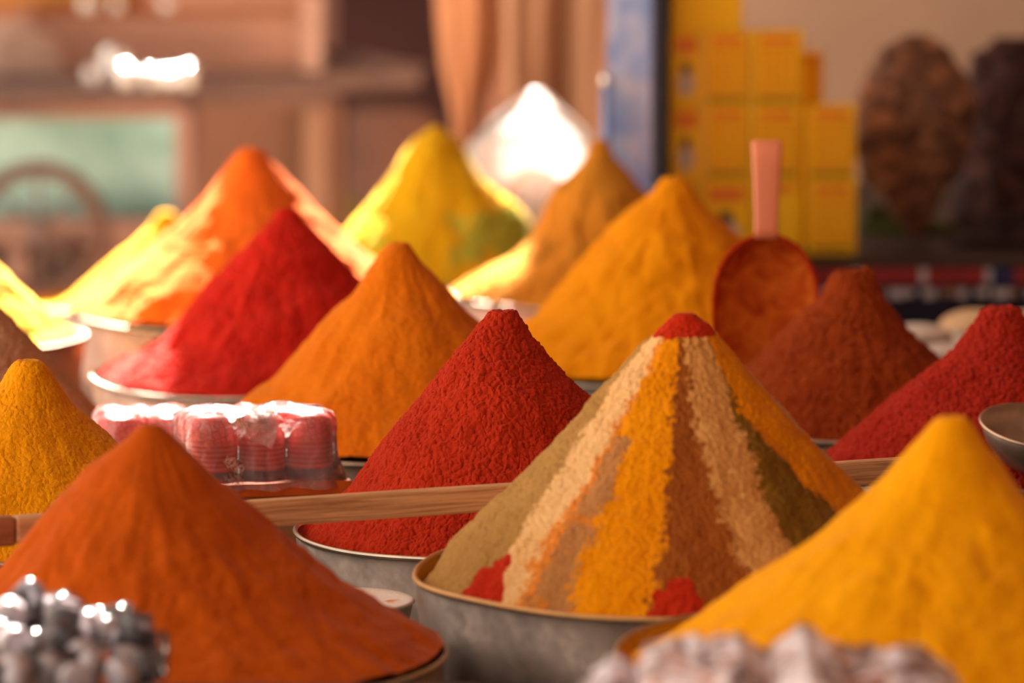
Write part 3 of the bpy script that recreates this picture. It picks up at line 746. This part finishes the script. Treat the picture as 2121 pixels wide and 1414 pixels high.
YEL = simple('yellow carton', col(250, 190, 10), .55, 0, .3, 9, .9, 0); YEL2 = simple('deep yellow print', col(242, 156, 6), .5, 0, .3, 60, .85, 0)
YOR = simple('orange red print', col(240, 128, 36), .5, 0, .3, 90, .8, 0); YED = simple('olive yellow print', col(176, 128, 10), .5, 0, .3, 60, .9, 0); PALE = simple('pale print', col(196, 176, 160), .5, 0, .3, 60, .8, 0); DRK = simple('dark print', col(90, 66, 40), .5, 0, .3, 60, .8, 0)
BH = .0957; by = zs.y
def carton(px0, px1, row, style, label, dd=0, hgt=BH):
    d = by + dd; a = at(px0, 527, d); b = at(px1, 527, d); z0 = .9 + row * BH + .0002; w = b.x - a.x; dep = .045
    e = empty('yellow_carton', ((a.x + b.x) / 2, d, z0), label, 'carton', 'yellow cartons stacked on the back shelf')
    mk('carton_body', box(-w / 2 + .0004, w / 2 - .0004, 0, dep, 0, hgt - .0006), YEL, e, bevel=.0016)
    iw = w / 2 - .006; y0, y1 = -.0009, .0002
    if style == 'lines':
        mk('printed_panel', box(-iw, iw, y0, y1, .016, hgt * .80), YEL2, e)
        bm = bmesh.new(); n = 5
        for i in range(n):
            xx = -iw + .006 + i * (2 * iw - .012) / (n - 1); bx(bm, xx - .0022, xx + .0022, y0 - .0006, y0, .02, hgt * .74)
        mk('printed_lines', bm, YEL, e)
        mk('title_strip', box(-iw * .85, iw * .85, y0, y1, hgt * .84, hgt * .93), YOR, e)
        mk('bottom_strip', box(-iw, iw, y0, y1, .004, .012), YED, e)
    elif style == 'picture':
        mk('title_strip', box(-iw * .9, iw * .9, y0, y1, hgt * .70, hgt * .92), YOR, e)
        bm = bmesh.new(); bmesh.ops.create_circle(bm, cap_ends=True, segments=24, radius=.5); bm.transform(Matrix.Translation((0, y0, hgt * .30)) @ Matrix.Rotation(R_(90), 4, 'X') @ Matrix.Diagonal((iw * 1.3, .034, 1, 1)))
        mk('printed_oval', bm, PALE, e)
        bm = bmesh.new(); bmesh.ops.create_circle(bm, cap_ends=True, segments=24, radius=.5); bm.transform(Matrix.Translation((0, y0 - .0004, hgt * .50)) @ Matrix.Rotation(R_(90), 4, 'X') @ Matrix.Diagonal((iw * .8, .016, 1, 1)))
        mk('printed_oval', bm, DRK, e)
    else:
        mk('title_strip', box(-iw * .85, iw * .85, y0, y1, hgt * .84, hgt * .93), YOR, e)
    return e
carton(1386, 1450, 0, 'plain', 'bottom yellow carton next to the blue carton')
carton(1452, 1554, 0, 'picture', 'bottom yellow carton with a printed oval, left of the pink scoop handle')
carton(1556, 1660, 0, 'plain', 'bottom yellow carton behind the pink scoop handle')
carton(1386, 1455, 1, 'picture', 'narrow yellow carton with printed oval, second from bottom beside the blue carton')
carton(1457, 1554, 1, 'lines', 'yellow carton with printed lines, second from bottom, left of the scoop handle')
carton(1556, 1660, 1, 'lines', 'yellow carton with printed lines just above the pink scoop handle')
carton(1386, 1455, 2, 'picture', 'narrow yellow carton with printed oval, third from bottom beside the blue carton')
carton(1457, 1554, 2, 'lines', 'yellow carton third from bottom, in the middle column of the stack')
carton(1556, 1662, 2, 'lines', 'yellow carton on top of the right column of the tall stack')
carton(1388, 1536, 3, 'plain', 'topmost wide yellow carton cut by the top edge of the photo')
carton(1670, 1774, 0, 'lines', 'lower carton of the short separate yellow pair at right')
carton(1668, 1772, 1, 'lines', 'upper carton of the short separate yellow pair at right')
carton(1640, 1703, 0, 'plain', 'lower yellow carton standing behind the gap between the stacks', .09)
carton(1640, 1703, 1, 'plain', 'middle yellow carton standing behind the gap between the stacks', .09)
carton(1640, 1703, 2, 'plain', 'dim yellow carton peeping out behind the tall stack at right', .09, .062)

# blue carton and tube
BLU = simple('light blue panel', col(92, 128, 196), .35, 0, .5, 6, .8, 0); BLUD = simple('dark blue side', col(120, 160, 240), .4, 0, .4, 8, .85, 0)
def bluefront():
    m, t, out = nt('blue with pale reflection'); v = objvec(t); b = bsdf(t, out, .3, 0, .5)  # pale clouds in the colour stand for a reflection
    t.links.new(ramp(t, noise(t, 16, 3, .5, v), [(.35, col(84, 122, 196)), (.5, col(130, 150, 200)), (.66, col(184, 182, 208))]), b.inputs['Base Color']); return m
a = at(1300, 400, 7.30)
e = empty('blue_carton', (at(1256, 400, by - .045).x + .029, by - .045, .9), 'tall blue carton standing left of the yellow cartons', 'carton', rz=R_(-15))
w_ = 92 * 7.3 / F / math.cos(R_(15))
mk('carton_body', box(-w_ / 2, w_ / 2, 0, .105, 0, .40), BLUD, e, bevel=.001)
f_ = mk('front_panel', box(-w_ / 2 + .001, w_ / 2 - .001, -.001, 0, .001, .399), bluefront(), e); f_['label'] = 'blue front with a pale reflection painted in'
tb = at(1257, 165, dsf + .012)
e = empty('blue_tube', (tb.x, dsf + .012, .9), 'thin pale blue tube with shiny ball top in front of the blue carton', 'tube')
bm = bmesh.new(); tube(bm, [(0, 0, 0), (0, 0, tb.z - .9 - .006)], .0066, 20); mk('tube_body', bm, simple('pale blue enamel', col(120, 150, 205), .3, .2, .5, 10, .9, 0), e)
bm = bmesh.new(); bmesh.ops.create_uvsphere(bm, u_segments=24, v_segments=14, radius=.0082); k_ = mk('ball_top', bm, simple('polished chrome', col(230, 230, 235), .12, 1, .5, 10, .95, 0), e, smooth=True, loc=(0, 0, tb.z - .9)); k_['label'] = 'shiny silver ball'

# ---------------------------------------------------------------- sacks and bags (drawn by rows)
def sack(name, rows, d, mat, label, cat, depth=.5, crump=.006, seed=1, root=None, zfloor=None, freq=22):
    n = 64; ys = [r[0] for r in rows]; out = []
    m_ = 60; yy = np.linspace(ys[0], ys[-1], m_)
    lf = np.interp(yy, ys, [r[1] for r in rows]); rt = np.interp(yy, ys, [r[2] for r in rows])
    c0 = at((rows[0][1] + rows[0][2]) / 2, ys[-1], d)
    V = []
    for j in range(m_):
        a = at(lf[j], yy[j], d); b = at(rt[j], yy[j], d); cx = (a.x + b.x) / 2; hw = (b.x - a.x) / 2
        for k in range(n):
            an = 2 * math.pi * k / n
            V.append((cx + math.cos(an) * hw, d + math.sin(an) * hw * depth, a.z))
    V = np.array(V); ctr = np.repeat(np.array([[at((lf[j] + rt[j]) / 2, yy[j], d).x, d] for j in range(m_)]), n, 0)
    dirv = V[:, :2] - ctr; ln = np.maximum(np.linalg.norm(dirv, axis=1, keepdims=True), 1e-5)
    ns = fbm(V * freq + seed, 3, seed) * crump + (np.abs(vn(V * freq * 2.3 + seed, seed + 1)) - .4) * crump * .8
    V[:, :2] += dirv / ln * (ns * np.minimum(1, ln[:, 0] / .02))[:, None]
    loc = np.array([c0.x, d, V[:, 2].min()])
    idx = np.arange(m_ * n).reshape(m_, n); a_ = idx[:-1]; b_ = idx[1:]
    fc_ = np.stack([a_, np.roll(a_, -1, 1), np.roll(b_, -1, 1), b_], -1).reshape(-1, 4)[:, ::-1]
    o = mesh_np(name, V - (loc if root is None else np.array(root.location)), fc_, mat, root)
    if root is None: o.location = loc; tag(o, label, cat)
    bmm = bmesh.new(); bmm.from_mesh(o.data); bmesh.ops.holes_fill(bmm, edges=bmm.edges, sides=0); bmesh.ops.recalc_face_normals(bmm, faces=bmm.faces); bmm.to_mesh(o.data); bmm.free()
    return o
BAG1 = (lambda: None)
def bagmat(name, a, b, c, rough=.6):
    m, t, out = nt(name); v = objvec(t); p = bsdf(t, out, rough + .1, 0, .12)
    t.links.new(ramp(t, noise(t, 34, 5, .7, v, .6), [(.32, a), (.5, b), (.68, c)]), p.inputs['Base Color'])
    t.links.new(bump(t, noise(t, 50, 4, .6, v), .6, .006), p.inputs['Normal']); return m
B1 = bagmat('bag of dried roots', col(58, 38, 32), col(116, 80, 62), col(200, 138, 98), .45); B2 = bagmat('dark purple bag', col(30, 16, 18), col(58, 34, 34), col(100, 66, 58), .5)
br = at(1900, 503, 7.78)
sack('plastic_bag', [(72, 1880, 1925), (100, 1835, 1965), (160, 1792, 2008), (230, 1768, 2030), (300, 1772, 2018), (370, 1797, 1982), (430, 1838, 1945), (480, 1872, 1918), (496, 1886, 1904)], 7.43, B1, 'brown bag of dried roots tapering to a point, hanging against the tan wall', 'bag', .45, .010, 3, None, None, 14)
sack('plastic_bag', [(78, 2060, 2130), (110, 2015, 2200), (200, 1995, 2260), (320, 1985, 2270), (420, 1960, 2280), (450, 1955, 2280), (460, 1985, 2250)], 7.68, B2, 'dark purple brown bag at the right edge behind the bag of roots', 'bag', .4, .010, 8)
for (rows, d_, c_, lb) in (([(425, 1800, 1850), (450, 1780, 1900), (470, 1775, 1985), (488, 1785, 1990)], 7.52, (col(46, 50, 18), col(60, 62, 24), col(80, 76, 30)), 'dark green bundle of leaves on the back shelf, below the bag of roots'),
                           ([(440, 2040, 2160), (470, 1990, 2200), (500, 1965, 2240), (511, 1970, 2230)], 7.36, (col(24, 14, 14), col(40, 24, 24), col(60, 42, 40)), 'black lumpy bag at the right end of the back shelf')):
    sack('herb_bundle' if c_[0][1] > c_[0][0] else 'plastic_bag', rows, d_, bagmat('bag ' + lb[:8], *c_), lb, 'herbs' if c_[0][1] > c_[0][0] else 'bag', .5, .008, 12)
# white topped bag at the back
wb = at(1100, 700, 7.62); zb_ = .80
e = empty('plastic_bag', (wb.x, 7.62, zb_), 'clear plastic bag with a bright sunlit white peak, between the green and ochre heaps', 'bag')
ypx = 707 + math.degrees(math.atan((CZ - zb_) / 7.62) - PITCH) * 0
ybot = 707 + F * math.tan(math.atan((CZ - zb_ - .001) / 7.62) - PITCH)
fo = sack('bag_film', [(186, 1098, 1128), (200, 1080, 1142), (225, 1048, 1166), (260, 1003, 1202), (293, 972, 1234), (330, 962, 1228), (450, 975, 1215), (ybot, 990, 1205)], 7.62,
     film('milky bag film', (1, .97, .95, 1), .8, .25, 14, .4, .01, (.96, .93, .91, 1)), '', '', .55, .004, 21, e)
sack('bag_contents', [(282, 1085, 1110), (300, 1060, 1135), (340, 1020, 1170), (400, 995, 1195), (ybot - 2, 1000, 1195)], 7.62, simple('pinkish brown contents', col(196, 150, 128), .9, 0, .1, 20, .75, .4, .006), '', '', .4, .005, 23, e)
o = mk('wooden_crate', box(-.09, .09, -.06, .06, 0, zb_ - .001), wood('crate wood', col(110, 76, 50), col(150, 108, 74)), bevel=.003); o.location = (at(1098, 400, 7.62).x, 7.62, 0)
tag(o, 'rough crate beneath the clear bag with the white peak', 'crate')

# ---------------------------------------------------------------- hanging burlap
def sheet(name, rows, d, mat, label, cat, amp=.02, seed=0, waves=9):
    m_, n = 50, 90; ys = [r[0] for r in rows]; yy = np.linspace(ys[0], ys[-1], m_); bm = bmesh.new(); g = []
    for j in range(m_):
        l = np.interp(yy[j], ys, [r[1] for r in rows]); r = np.interp(yy[j], ys, [r[2] for r in rows]); row = []
        for i in range(n):
            u = i / (n - 1); p = at(l + (r - l) * u, yy[j], d)
            off = amp * math.sin(u * waves + seed + j * .05) + amp * .5 * math.sin(u * waves * 2.3 + j * .09 + seed) + amp * .4 * math.sin(j * .3 + u * 5)
            row.append(bm.verts.new((p.x, d + off, p.z)))
        g.append(row)
    for j in range(m_ - 1):
        for i in range(n - 1): bm.faces.new((g[j][i], g[j + 1][i], g[j + 1][i + 1], g[j][i + 1])).smooth = True
    c = at((rows[0][1] + rows[0][2]) / 2, rows[-1][0], d); bmesh.ops.translate(bm, verts=bm.verts, vec=-c)
    o = mk(name, bm, mat, loc=c); mo = o.modifiers.new('t', 'SOLIDIFY'); mo.thickness = .003; return tag(o, label, cat)
BUR = simple('brown burlap', col(172, 130, 104), .95, 0, .1, 5, .7, .4, .004, (1, 1, .35)); BUR2 = simple('orange brown burlap', col(180, 124, 90), .95, 0, .1, 6, .75, .4, .004, (1, 1, .35))
sheet('burlap_cloth', [(-330, 880, 1060), (60, 905, 1055), (150, 915, 1035), (230, 935, 1000), (300, 940, 985), (520, 945, 990), (1440, 950, 1010)], 9.0, BUR2, 'orange brown burlap cloth hanging left of the white peaked bag', 'cloth', .02, 1, 7)
sheet('burlap_cloth', [(-330, 1030, 1285), (120, 1045, 1275), (260, 1060, 1270), (600, 1090, 1270), (1490, 1090, 1270)], 8.85, BUR, 'wide brown burlap cloth hanging directly left of the blue carton', 'cloth', .025, 3, 8)

# ---------------------------------------------------------------- background cart
GRYW = wood('grey brown cart wood', col(92, 72, 68), col(122, 98, 92)); MINT = None
m, t, out = nt('flaking mint paint'); v = objvec(t); b = bsdf(t, out, .6, 0, .3)
t.links.new(ramp(t, noise(t, 7, 5, .65, v, .4), [(.3, col(104, 150, 140)), (.5, col(150, 190, 186)), (.66, col(172, 204, 204)), (.74, col(196, 172, 160))]), b.inputs['Base Color']); MINT = m
PNKW = simple('faded pinkish wood', col(170, 132, 120), .8, 0, .2, 6, .8, .2, .003); RUB = simple('brown rubber', col(104, 76, 66), .8, 0, .2, 12, .8, .2)
cart = empty('handcart', (at(150, 470, 9.5).x, 9.5, 0), 'old handcart with mint green side panel and small wheel at back left', 'handcart')
bm = bmesh.new(); a = at(-80, 197, 9.25); b_ = at(872, 140, 9.85); dv_ = b_ - a; Lc = math.hypot(dv_.x, dv_.y); rzc = math.atan2(dv_.y, dv_.x)
bx(bm, 0, Lc, 0, .45, -.034, 0); bm.transform(Matrix.Translation((a.x, a.y, (a.z + b_.z) / 2)) @ Matrix.Rotation(rzc, 4, 'Z')); ctz = (a.z + b_.z) / 2
addp('cart_top', bm, GRYW, cart, bevel=.004)
bm = bmesh.new(); pbox(bm, -80, 368, 246, 462, 9.5, .02); addp('side_panel', bm, MINT, cart)['label'] = 'mint green painted panel'
bm = bmesh.new(); pbox(bm, 366, 392, 232, 640, 9.47, .05); addp('corner_post', bm, PNKW, cart)
bm = bmesh.new(); pbox(bm, -80, 366, 456, 500, 9.42, .05); addp('lower_rail', bm, PNKW, cart)
for (x0, x1) in ((190, 240), (20, 50)):
    bm = bmesh.new(); a = at(x0, 500, 9.46); q = at(x1, 500, 9.46); bx(bm, a.x, q.x, 9.46, 9.50, 0, a.z); addp('cart_leg', bm, PNKW, cart)
for (x0) in (374, 30):
    bm = bmesh.new(); a = at(x0, 500, 9.75); bx(bm, a.x, a.x + .03, 9.75, 9.78, 0, ctz - .035); addp('cart_leg', bm, PNKW, cart)
def wheel(px, py, Rp, tp, d, spokes):
    c = at(px, py, d); R1 = Rp * d / F; t1 = tp * d / F / 2; wh = bmesh.new()
    RX = Matrix.Translation(c) @ Matrix.Rotation(R_(90), 4, 'X')
    lathe(wh, [(R1 - t1 + t1 * math.cos(a), t1 * .8 * math.sin(a)) for a in [k * 2 * math.pi / 12 for k in range(13)]], 64); wh.transform(RX)
    o = addp('wheel', wh, RUB, cart)
    hb = bmesh.new(); lathe(hb, [(.001, .012), (R1 * .17, .012), (R1 * .17, -.012), (.001, -.012)], 24)
    for i in range(spokes):
        a = i * 2 * math.pi / spokes; tube(hb, [(0, 0, 0), (math.cos(a) * (R1 - t1), math.sin(a) * (R1 - t1), 0)], .0035, 6)
    hb.transform(RX); bmesh.ops.translate(hb, verts=hb.verts, vec=-cart.location); h = mk('hub', hb, simple('grey hub', col(120, 100, 96), .6, .3, .3, 20, .8, 0), o)
wheel(80, 478, 146, 34, 9.33, 8); wheel(128, 556, 62, 18, 9.40, 6)
bm = bmesh.new(); pbox(bm, -80, 190, 505, 640, 9.6, .02); addp('back_panel', bm, simple('dark cart back', col(84, 62, 54), .9, 0, .1, 8, .6), cart)
CRW = simple('pinkish crate boards', col(184, 138, 118), .85, 0, .15, 5, .8, .2, .003); CRD = simple('orange brown board', col(176, 112, 74), .85, 0, .15, 6, .8, .2, .003)
zc_ = ctz
cr = empty('wooden_crate', (at(330, 160, 9.72).x, 9.72, zc_), 'pinkish brown wooden crate standing on top of the handcart', 'crate')
yb = 707 + F * math.tan(math.atan((CZ - zc_ - .003) / 9.72) - PITCH)
hts = np.linspace(yb, 34, 4)
for i in range(3):
    bm = bmesh.new(); pbox(bm, 40, 640, hts[i + 1] + 2, hts[i], 9.72, .012); addp('crate_board', bm, CRW, cr, bevel=.001)
bm = bmesh.new(); pbox(bm, 626, 664, -10, yb, 9.71, .03); addp('crate_post', bm, simple('pale post', col(196, 158, 142), .8), cr)
bm = bmesh.new(); pbox(bm, 40, 70, 20, yb, 9.71, .03); addp('crate_post', bm, CRW, cr)
bm = bmesh.new(); pbox(bm, 40, 640, 34, yb, 9.93, .012); addp('crate_back', bm, CRW, cr)
bm = bmesh.new(); pbox(bm, 40, 640, 30, 34, 9.72, .21); addp('crate_lid', bm, CRD, cr)
b2 = empty('cardboard_box', (at(150, 40, 9.85).x, 9.78, at(0, 30, 9.72).z + .001), 'orange brown box on the crate at the top left of the photo', 'box')
bm = bmesh.new(); a = at(-60, -60, 9.78); q = at(290, -60, 9.78); bx(bm, a.x, q.x, 9.80, 9.92, b2.location.z, b2.location.z + .10); addp('box_body', bm, CRD, b2)
bm = bmesh.new(); bx(bm, a.x + .02, q.x - .02, 9.797, 9.80, b2.location.z + .02, b2.location.z + .04); addp('box_tape', bm, simple('yellow tape', col(190, 140, 60), .6), b2)
sack('cloth_sack', [(45, 0, 60), (80, -60, 110), (140, -90, 135), (yb + 6, -90, 140)], 9.62, simple('pale grey sack', col(176, 148, 134), .9, 0, .1, 12, .7, .4, .004), 'pale grey sack on the handcart at the left edge', 'sack', .35, .010, 31)
# tins and cups catching the sun
CHR = simple('polished lid', col(240, 238, 235), .14, 1, .5, 20, .97, 0)
TIN = simple('shiny white tin', col(245, 240, 235), .25, .3, .6, 20, .95, 0)
def tin(px, py, rp, d, zb, hgt, label):
    p = at(px, py, d); r = rp * d / F
    e = empty('tin_cup', (p.x, d, zb), label, 'cup', 'small shiny cups on the handcart')
    bm = bmesh.new(); lathe(bm, [(.001, 0), (r * .8, 0), (r, hgt * .9), (r * .93, hgt * .9), (r * .74, .002), (.001, .002)], 32); mk('cup_body', bm, TIN, e)
    bm = bmesh.new(); lathe(bm, [(r * .96 + .0014 * math.cos(a), hgt * .9 + .0014 * math.sin(a)) for a in [k * math.pi / 4 for k in range(9)]], 32); mk('cup_rim', bm, TIN, e)
    bm = bmesh.new(); lathe(bm, [(r * .93 * math.sin(a), hgt * .9 + r * .6 * math.cos(a)) for a in [math.pi / 2 * i / 10 + .002 for i in range(11)]], 32); mk('lid', bm, CHR, e)
for (px, py, rp, hg, lb) in ((236, 118, 30, .05, 'largest and brightest white cup on the handcart top'), (262, 148, 20, .03, 'low white cup just right of the brightest one'), (190, 128, 15, .028, 'small dim cup left of the brightest one'),
                         (312, 142, 12, .03, 'small cup between the brightest cup and the wide low cup'), (352, 160, 22, .02, 'wide low white cup on the handcart edge'), (390, 130, 14, .036, 'rightmost small cup on the handcart')):
    tin(px, py, rp, 9.40 + .05 * (px % 3) + (.05 if px in (236,) else 0), zc_, hg, lb)
zt2 = at(0, 30, 9.72).z + .001
for (px, rp, lb) in ((183, 20, 'bright cup on the crate at the top of the photo, left of two others'), (242, 14, 'dim cup in the middle on the crate at the top of the photo'), (345, 14, 'dim cup on the crate at the top, right of two others')):
    tin(px, 20, rp, 9.75, zt2, .022, lb)
b3 = empty('cardboard_box', (at(530, 400, 9.95).x, 9.98, 0), 'large brown box standing behind the handcart, under its right end', 'box')
bm = bmesh.new(); a = at(392, 205, 9.98); q = at(690, 205, 9.98); bx(bm, a.x, q.x, 9.98 + .25, 10.4, 0, at(0, 222, 10.2).z); addp('box_body', bm, simple('brown box card', col(150, 112, 94), .9, 0, .1, 4, .8), b3)
bm = bmesh.new(); a = at(630, 205, 10.2); q = at(674, 205, 10.2); bx(bm, a.x, q.x, 10.21, 10.228, 0, at(0, 226, 10.2).z); addp('box_batten', bm, simple('pale batten', col(186, 148, 126), .8), b3)
bm = bmesh.new(); a = at(560, 118, 9.9); q = at(880, 165, 9.75)
a.z += .02; q.z += .02; tube(bm, [a, q], [.016, .008], 4); c_ = (a + q) / 2; bmesh.ops.translate(bm, verts=bm.verts, vec=-c_); o = mk('wooden_board', bm, GRYW, loc=c_); tag(o, 'narrow grey board lying across the right end of the handcart', 'board')
# things by the back wall
o = mk('door_1', box(at(690, 0, 12.9).x, at(950, 0, 12.9).x, 12.93, 12.999, 0, 2.2), simple('dark maroon door', col(58, 32, 32), .7, 0, .2, 3, .6)); o['kind'] = 'structure'
sack('grain_sack', [(225, 735, 870), (250, 715, 905), (350, 700, 930), (480, 700, 930), (960, 710, 930)], 11.6, simple('dull brown sack', col(124, 90, 78), .95, 0, .1, 4, .6, .5, .01), 'dull brown grain sack in front of the dark door', 'sack', .5, .02, 41, None, None, 8)
sack('grain_sack', [(395, 640, 720), (415, 600, 760), (480, 590, 770), (1050, 590, 770)], 11.0, simple('olive sack', col(112, 96, 62), .95, 0, .1, 4, .7, .5, .01), 'olive brown sack just left of the yellow green heap, far behind', 'sack', .5, .02, 43, None, None, 8)

# ---------------------------------------------------------------- front shelf: vials, crumpled bag, wooden spoon
zf = .937
fs = empty('front_shelf', (0, 3.72, 0), 'low wooden shelf at the very front carrying vials and the crumpled bag', 'shelf')
bm = bmesh.new(); bx(bm, -.02, .6, 3.52, 3.845, zf - .02, zf - .0005); addp('shelf_board', bm, TAB, fs)
bm = bmesh.new(); bx(bm, -.6, -.022, 3.52, 4.03, zf - .02, zf - .0005); addp('shelf_board', bm, TAB, fs)
for x_ in (-.55, .55):
    bm = bmesh.new(); bx(bm, x_ - .02, x_ + .02, 3.54, 3.58, TABLE, zf - .02); addp('shelf_leg', bm, TAB, fs)
    bm = bmesh.new(); bx(bm, x_ - .02, x_ + .02, 3.79, 3.83, TABLE, zf - .02); addp('shelf_leg', bm, TAB, fs)
GL, tg, og = nt('clear vial plastic')
gb = bsdf(tg, og, .08, 0, .5); gb.inputs['Transmission Weight'].default_value = .85; gb.inputs['Base Color'].default_value = (.92, .88, .88, 1); gb.inputs['IOR'].default_value = 1.35
VF = film('vial plastic', (.93, .9, .92, 1), .12, .06, 40, .2, .001, (.8, .78, .8, 1))
CAPM = simple('grey lilac cap', col(172, 160, 164), .2, .1, .5, 20, .9, 0); DARKL = simple('dark vial filling', col(66, 54, 60), .6, 0, .3, 60, .7, 0)
def vial():
    e = empty('vial', (0, 0, 0)); r = .0116; L = .037
    bm = bmesh.new(); lathe(bm, [(.0005, .012), (r, .012), (r, L), (r * .96, L + .001), (.0005, L + .001)], 28); mk('vial_body', bm, VF, e)
    bm = bmesh.new(); lathe(bm, [(.0004, .0135), (r * .8, .0135), (r * .8, L * .8), (.0004, L * .8)], 20); mk('filling', bm, DARKL, e)
    bm = bmesh.new(); lathe(bm, [(.0004, -.001), (r * .9, -.001), (r * 1.08, .0005), (r * 1.08, .012), (.0004, .012)], 28); mk('cap', bm, CAPM, e)
    return e
v0 = vial(); first = True; rnd = random.Random(11)
vp = [(172, 1302, 3.84, 62, 8, 'vial on top of the pile with its round grey cap facing the camera'), (70, 1296, 3.86, -10, 30, 'upper vial second from left, cap towards the camera'), (12, 1285, 3.84, 30, 25, 'uppermost vial at the left edge of the photo'),
      (236, 1336, 3.80, 70, -5, 'clear vial lying sideways at the right of the pile'), (120, 1345, 3.79, 20, 60, 'vial in the middle of the pile leaning up'), (38, 1338, 3.80, -25, 5, 'vial below the left top one'),
      (178, 1370, 3.76, -50, 35, 'tilted vial below the front facing cap'), (90, 1392, 3.74, 10, 10, 'vial at the bottom edge, second from left'), (20, 1394, 3.73, 40, 15, 'vial at the bottom left corner'),
      (160, 1412, 3.72, -20, 0, 'vial at the bottom edge in the middle of the pile'), (236, 1404, 3.72, 55, 10, 'lowest vial on the right of the pile'), (-30, 1340, 3.82, 0, 15, 'vial half cut by the left edge'),
      (120, 1292, 3.87, 80, 0, 'vial at the back of the pile, lying flat behind the capped ones'), (272, 1418, 3.78, 10, 5, 'vial at the right foot of the pile'),
      (208, 1312, 3.83, 85, 4, 'vial lying flat just behind the clear sideways one'), (150, 1330, 3.815, -70, -8, 'sideways vial under the front facing cap'), (60, 1365, 3.77, 75, 0, 'sideways vial low on the left of the pile'), (0, 1312, 3.85, 80, -6, 'sideways vial near the upper left of the pile'),
      (205, 1385, 3.75, -75, 6, 'sideways vial low on the right of the pile'), (100, 1322, 3.83, 60, -15, 'slanting vial in the upper middle of the pile'), (125, 1378, 3.765, 85, 10, 'sideways vial in the lower middle of the pile'), (52, 1410, 3.72, -80, 0, 'sideways vial at the bottom edge on the left'),
      (262, 1382, 3.775, 20, 60, 'upright leaning vial at the right end of the pile'), (130, 1272, 3.86, -85, 0, 'vial lying across the very top of the pile'), (40, 1268, 3.88, 85, 5, 'sideways vial at the top left of the pile')]
for (px, py, d, yaw, tilt, lb) in vp:
    if first: e = v0; first = False
    else:
        e = v0.copy(); C.objects.link(e)
        for ch in list(v0.children):
            c = ch.copy(); C.objects.link(c); c.parent = e
    e.location = at(px, py, d + .17); e.rotation_euler = (R_(-90 + tilt), 0, R_(-yaw))
    tag(e, lb, 'vial', 'pile of small capped vials at lower left')
# clear bag around the vials
# crumpled bag bottom right
def mound(name, outline, d, depth, zbase, mat, root, k=1.0, seed=1, amp=.004, fr=30):
    xs_ = np.array([o[0] for o in outline]); ys_ = np.array([o[1] for o in outline]); m_, n = 170, 50
    px = np.linspace(xs_[0], xs_[-1], m_); py = np.interp(px, xs_, ys_); V = []
    for i in range(m_):
        top = at(px[i], py[i], d); h = max(top.z - zbase, .002) * k
        end = min(1, min(i, m_ - 1 - i) / 12) ** .5
        for j in range(n):
            a = math.pi * j / (n - 1); V.append((top.x, d - math.cos(a) * depth * (.35 + .65 * end), zbase + h * (math.sin(a) ** .6) * (end if k < 1 else 1)))
    V = np.array(V); ns = fbm(V * fr, 3, seed) * amp + np.abs(vn(V * fr * 1.7, seed + 3)) * amp
    ns = (.35 - np.abs(vn(V * fr, seed)) ** .7) * amp * 1.6 + (.3 - np.abs(vn(V * fr * 2.3 + 5, seed + 3))) * amp * .8
    V[:, 2] += ns * np.clip((V[:, 2] - zbase) / .02, 0, 1); V[:, 1] += fbm(V * fr + 7, 2, seed + 8) * amp
    idx = np.arange(m_ * n).reshape(m_, n); a_ = idx[:-1]; b_ = idx[1:]
    fc_ = np.stack([a_[:, :-1], b_[:, :-1], b_[:, 1:], a_[:, 1:]], -1).reshape(-1, 4)
    return mesh_np(name, V - np.array(root.location), fc_, mat, root)
cb = empty('crumpled_bag', (at(1600, 1400, 3.72).x, 3.72, zf), 'crumpled whitish plastic bag at the bottom edge, in front of the yellow heap', 'bag')
ol = [(1205, 1425), (1260, 1382), (1290, 1376), (1318, 1398), (1340, 1352), (1380, 1338), (1440, 1330), (1500, 1324), (1535, 1328), (1590, 1362), (1640, 1322), (1662, 1303), (1690, 1318), (1745, 1356), (1800, 1354), (1870, 1350), (1905, 1352), (1930, 1368), (1985, 1392), (2000, 1425)]
m, t, out = nt('creased printed film'); v = objvec(t); b = bsdf(t, out, .3, 0, .5)
t.links.new(ramp(t, noise(t, 26, 5, .6, v, .8), [(.3, col(60, 42, 42)), (.44, col(140, 112, 106)), (.49, col(214, 200, 206)), (.55, col(230, 222, 230)), (.60, col(200, 136, 112)), (.66, col(120, 96, 92)), (.74, col(160, 180, 206))]), b.inputs['Base Color'])
t.links.new(bump(t, noise(t, 60, 5, .6, v, 1), .8, .006), b.inputs['Normal'])
mound('creased_film', ol, 3.72, .10, zf, m, cb, 1.0, 3, .007, 30)
# wooden spoon
sp1 = at(712, 1400, 4.0)
e = empty('wooden_spoon', (sp1.x, 3.86, sp1.z), 'wooden spoon whose rounded handle end shows at the bottom edge below the orange heap', 'spoon')
bm = bmesh.new(); tube(bm, [(0, .007, 0), (0, .005, 0), (0, 0, 0), (0, -.008, 0), (0, -.03, zf + .009 - sp1.z), (0, -.16, zf + .0075 - sp1.z)], [.003, .0075, .0098, .0095, .0075, .006], 20)
mk('spoon_handle', bm, wood('pale spoon wood', col(196, 148, 104), col(222, 176, 132)), e, smooth=True)
bm = bmesh.new(); bmesh.ops.create_uvsphere(bm, u_segments=24, v_segments=12, radius=.022); bm.transform(Matrix.Translation((0, -.18, zf + .0085 - sp1.z)) @ Matrix.Diagonal((.8, 1.2, .35, 1)))
mk('spoon_bowl', bm, wood('pale spoon bowl wood', col(196, 148, 104), col(222, 176, 132)), e, smooth=True)
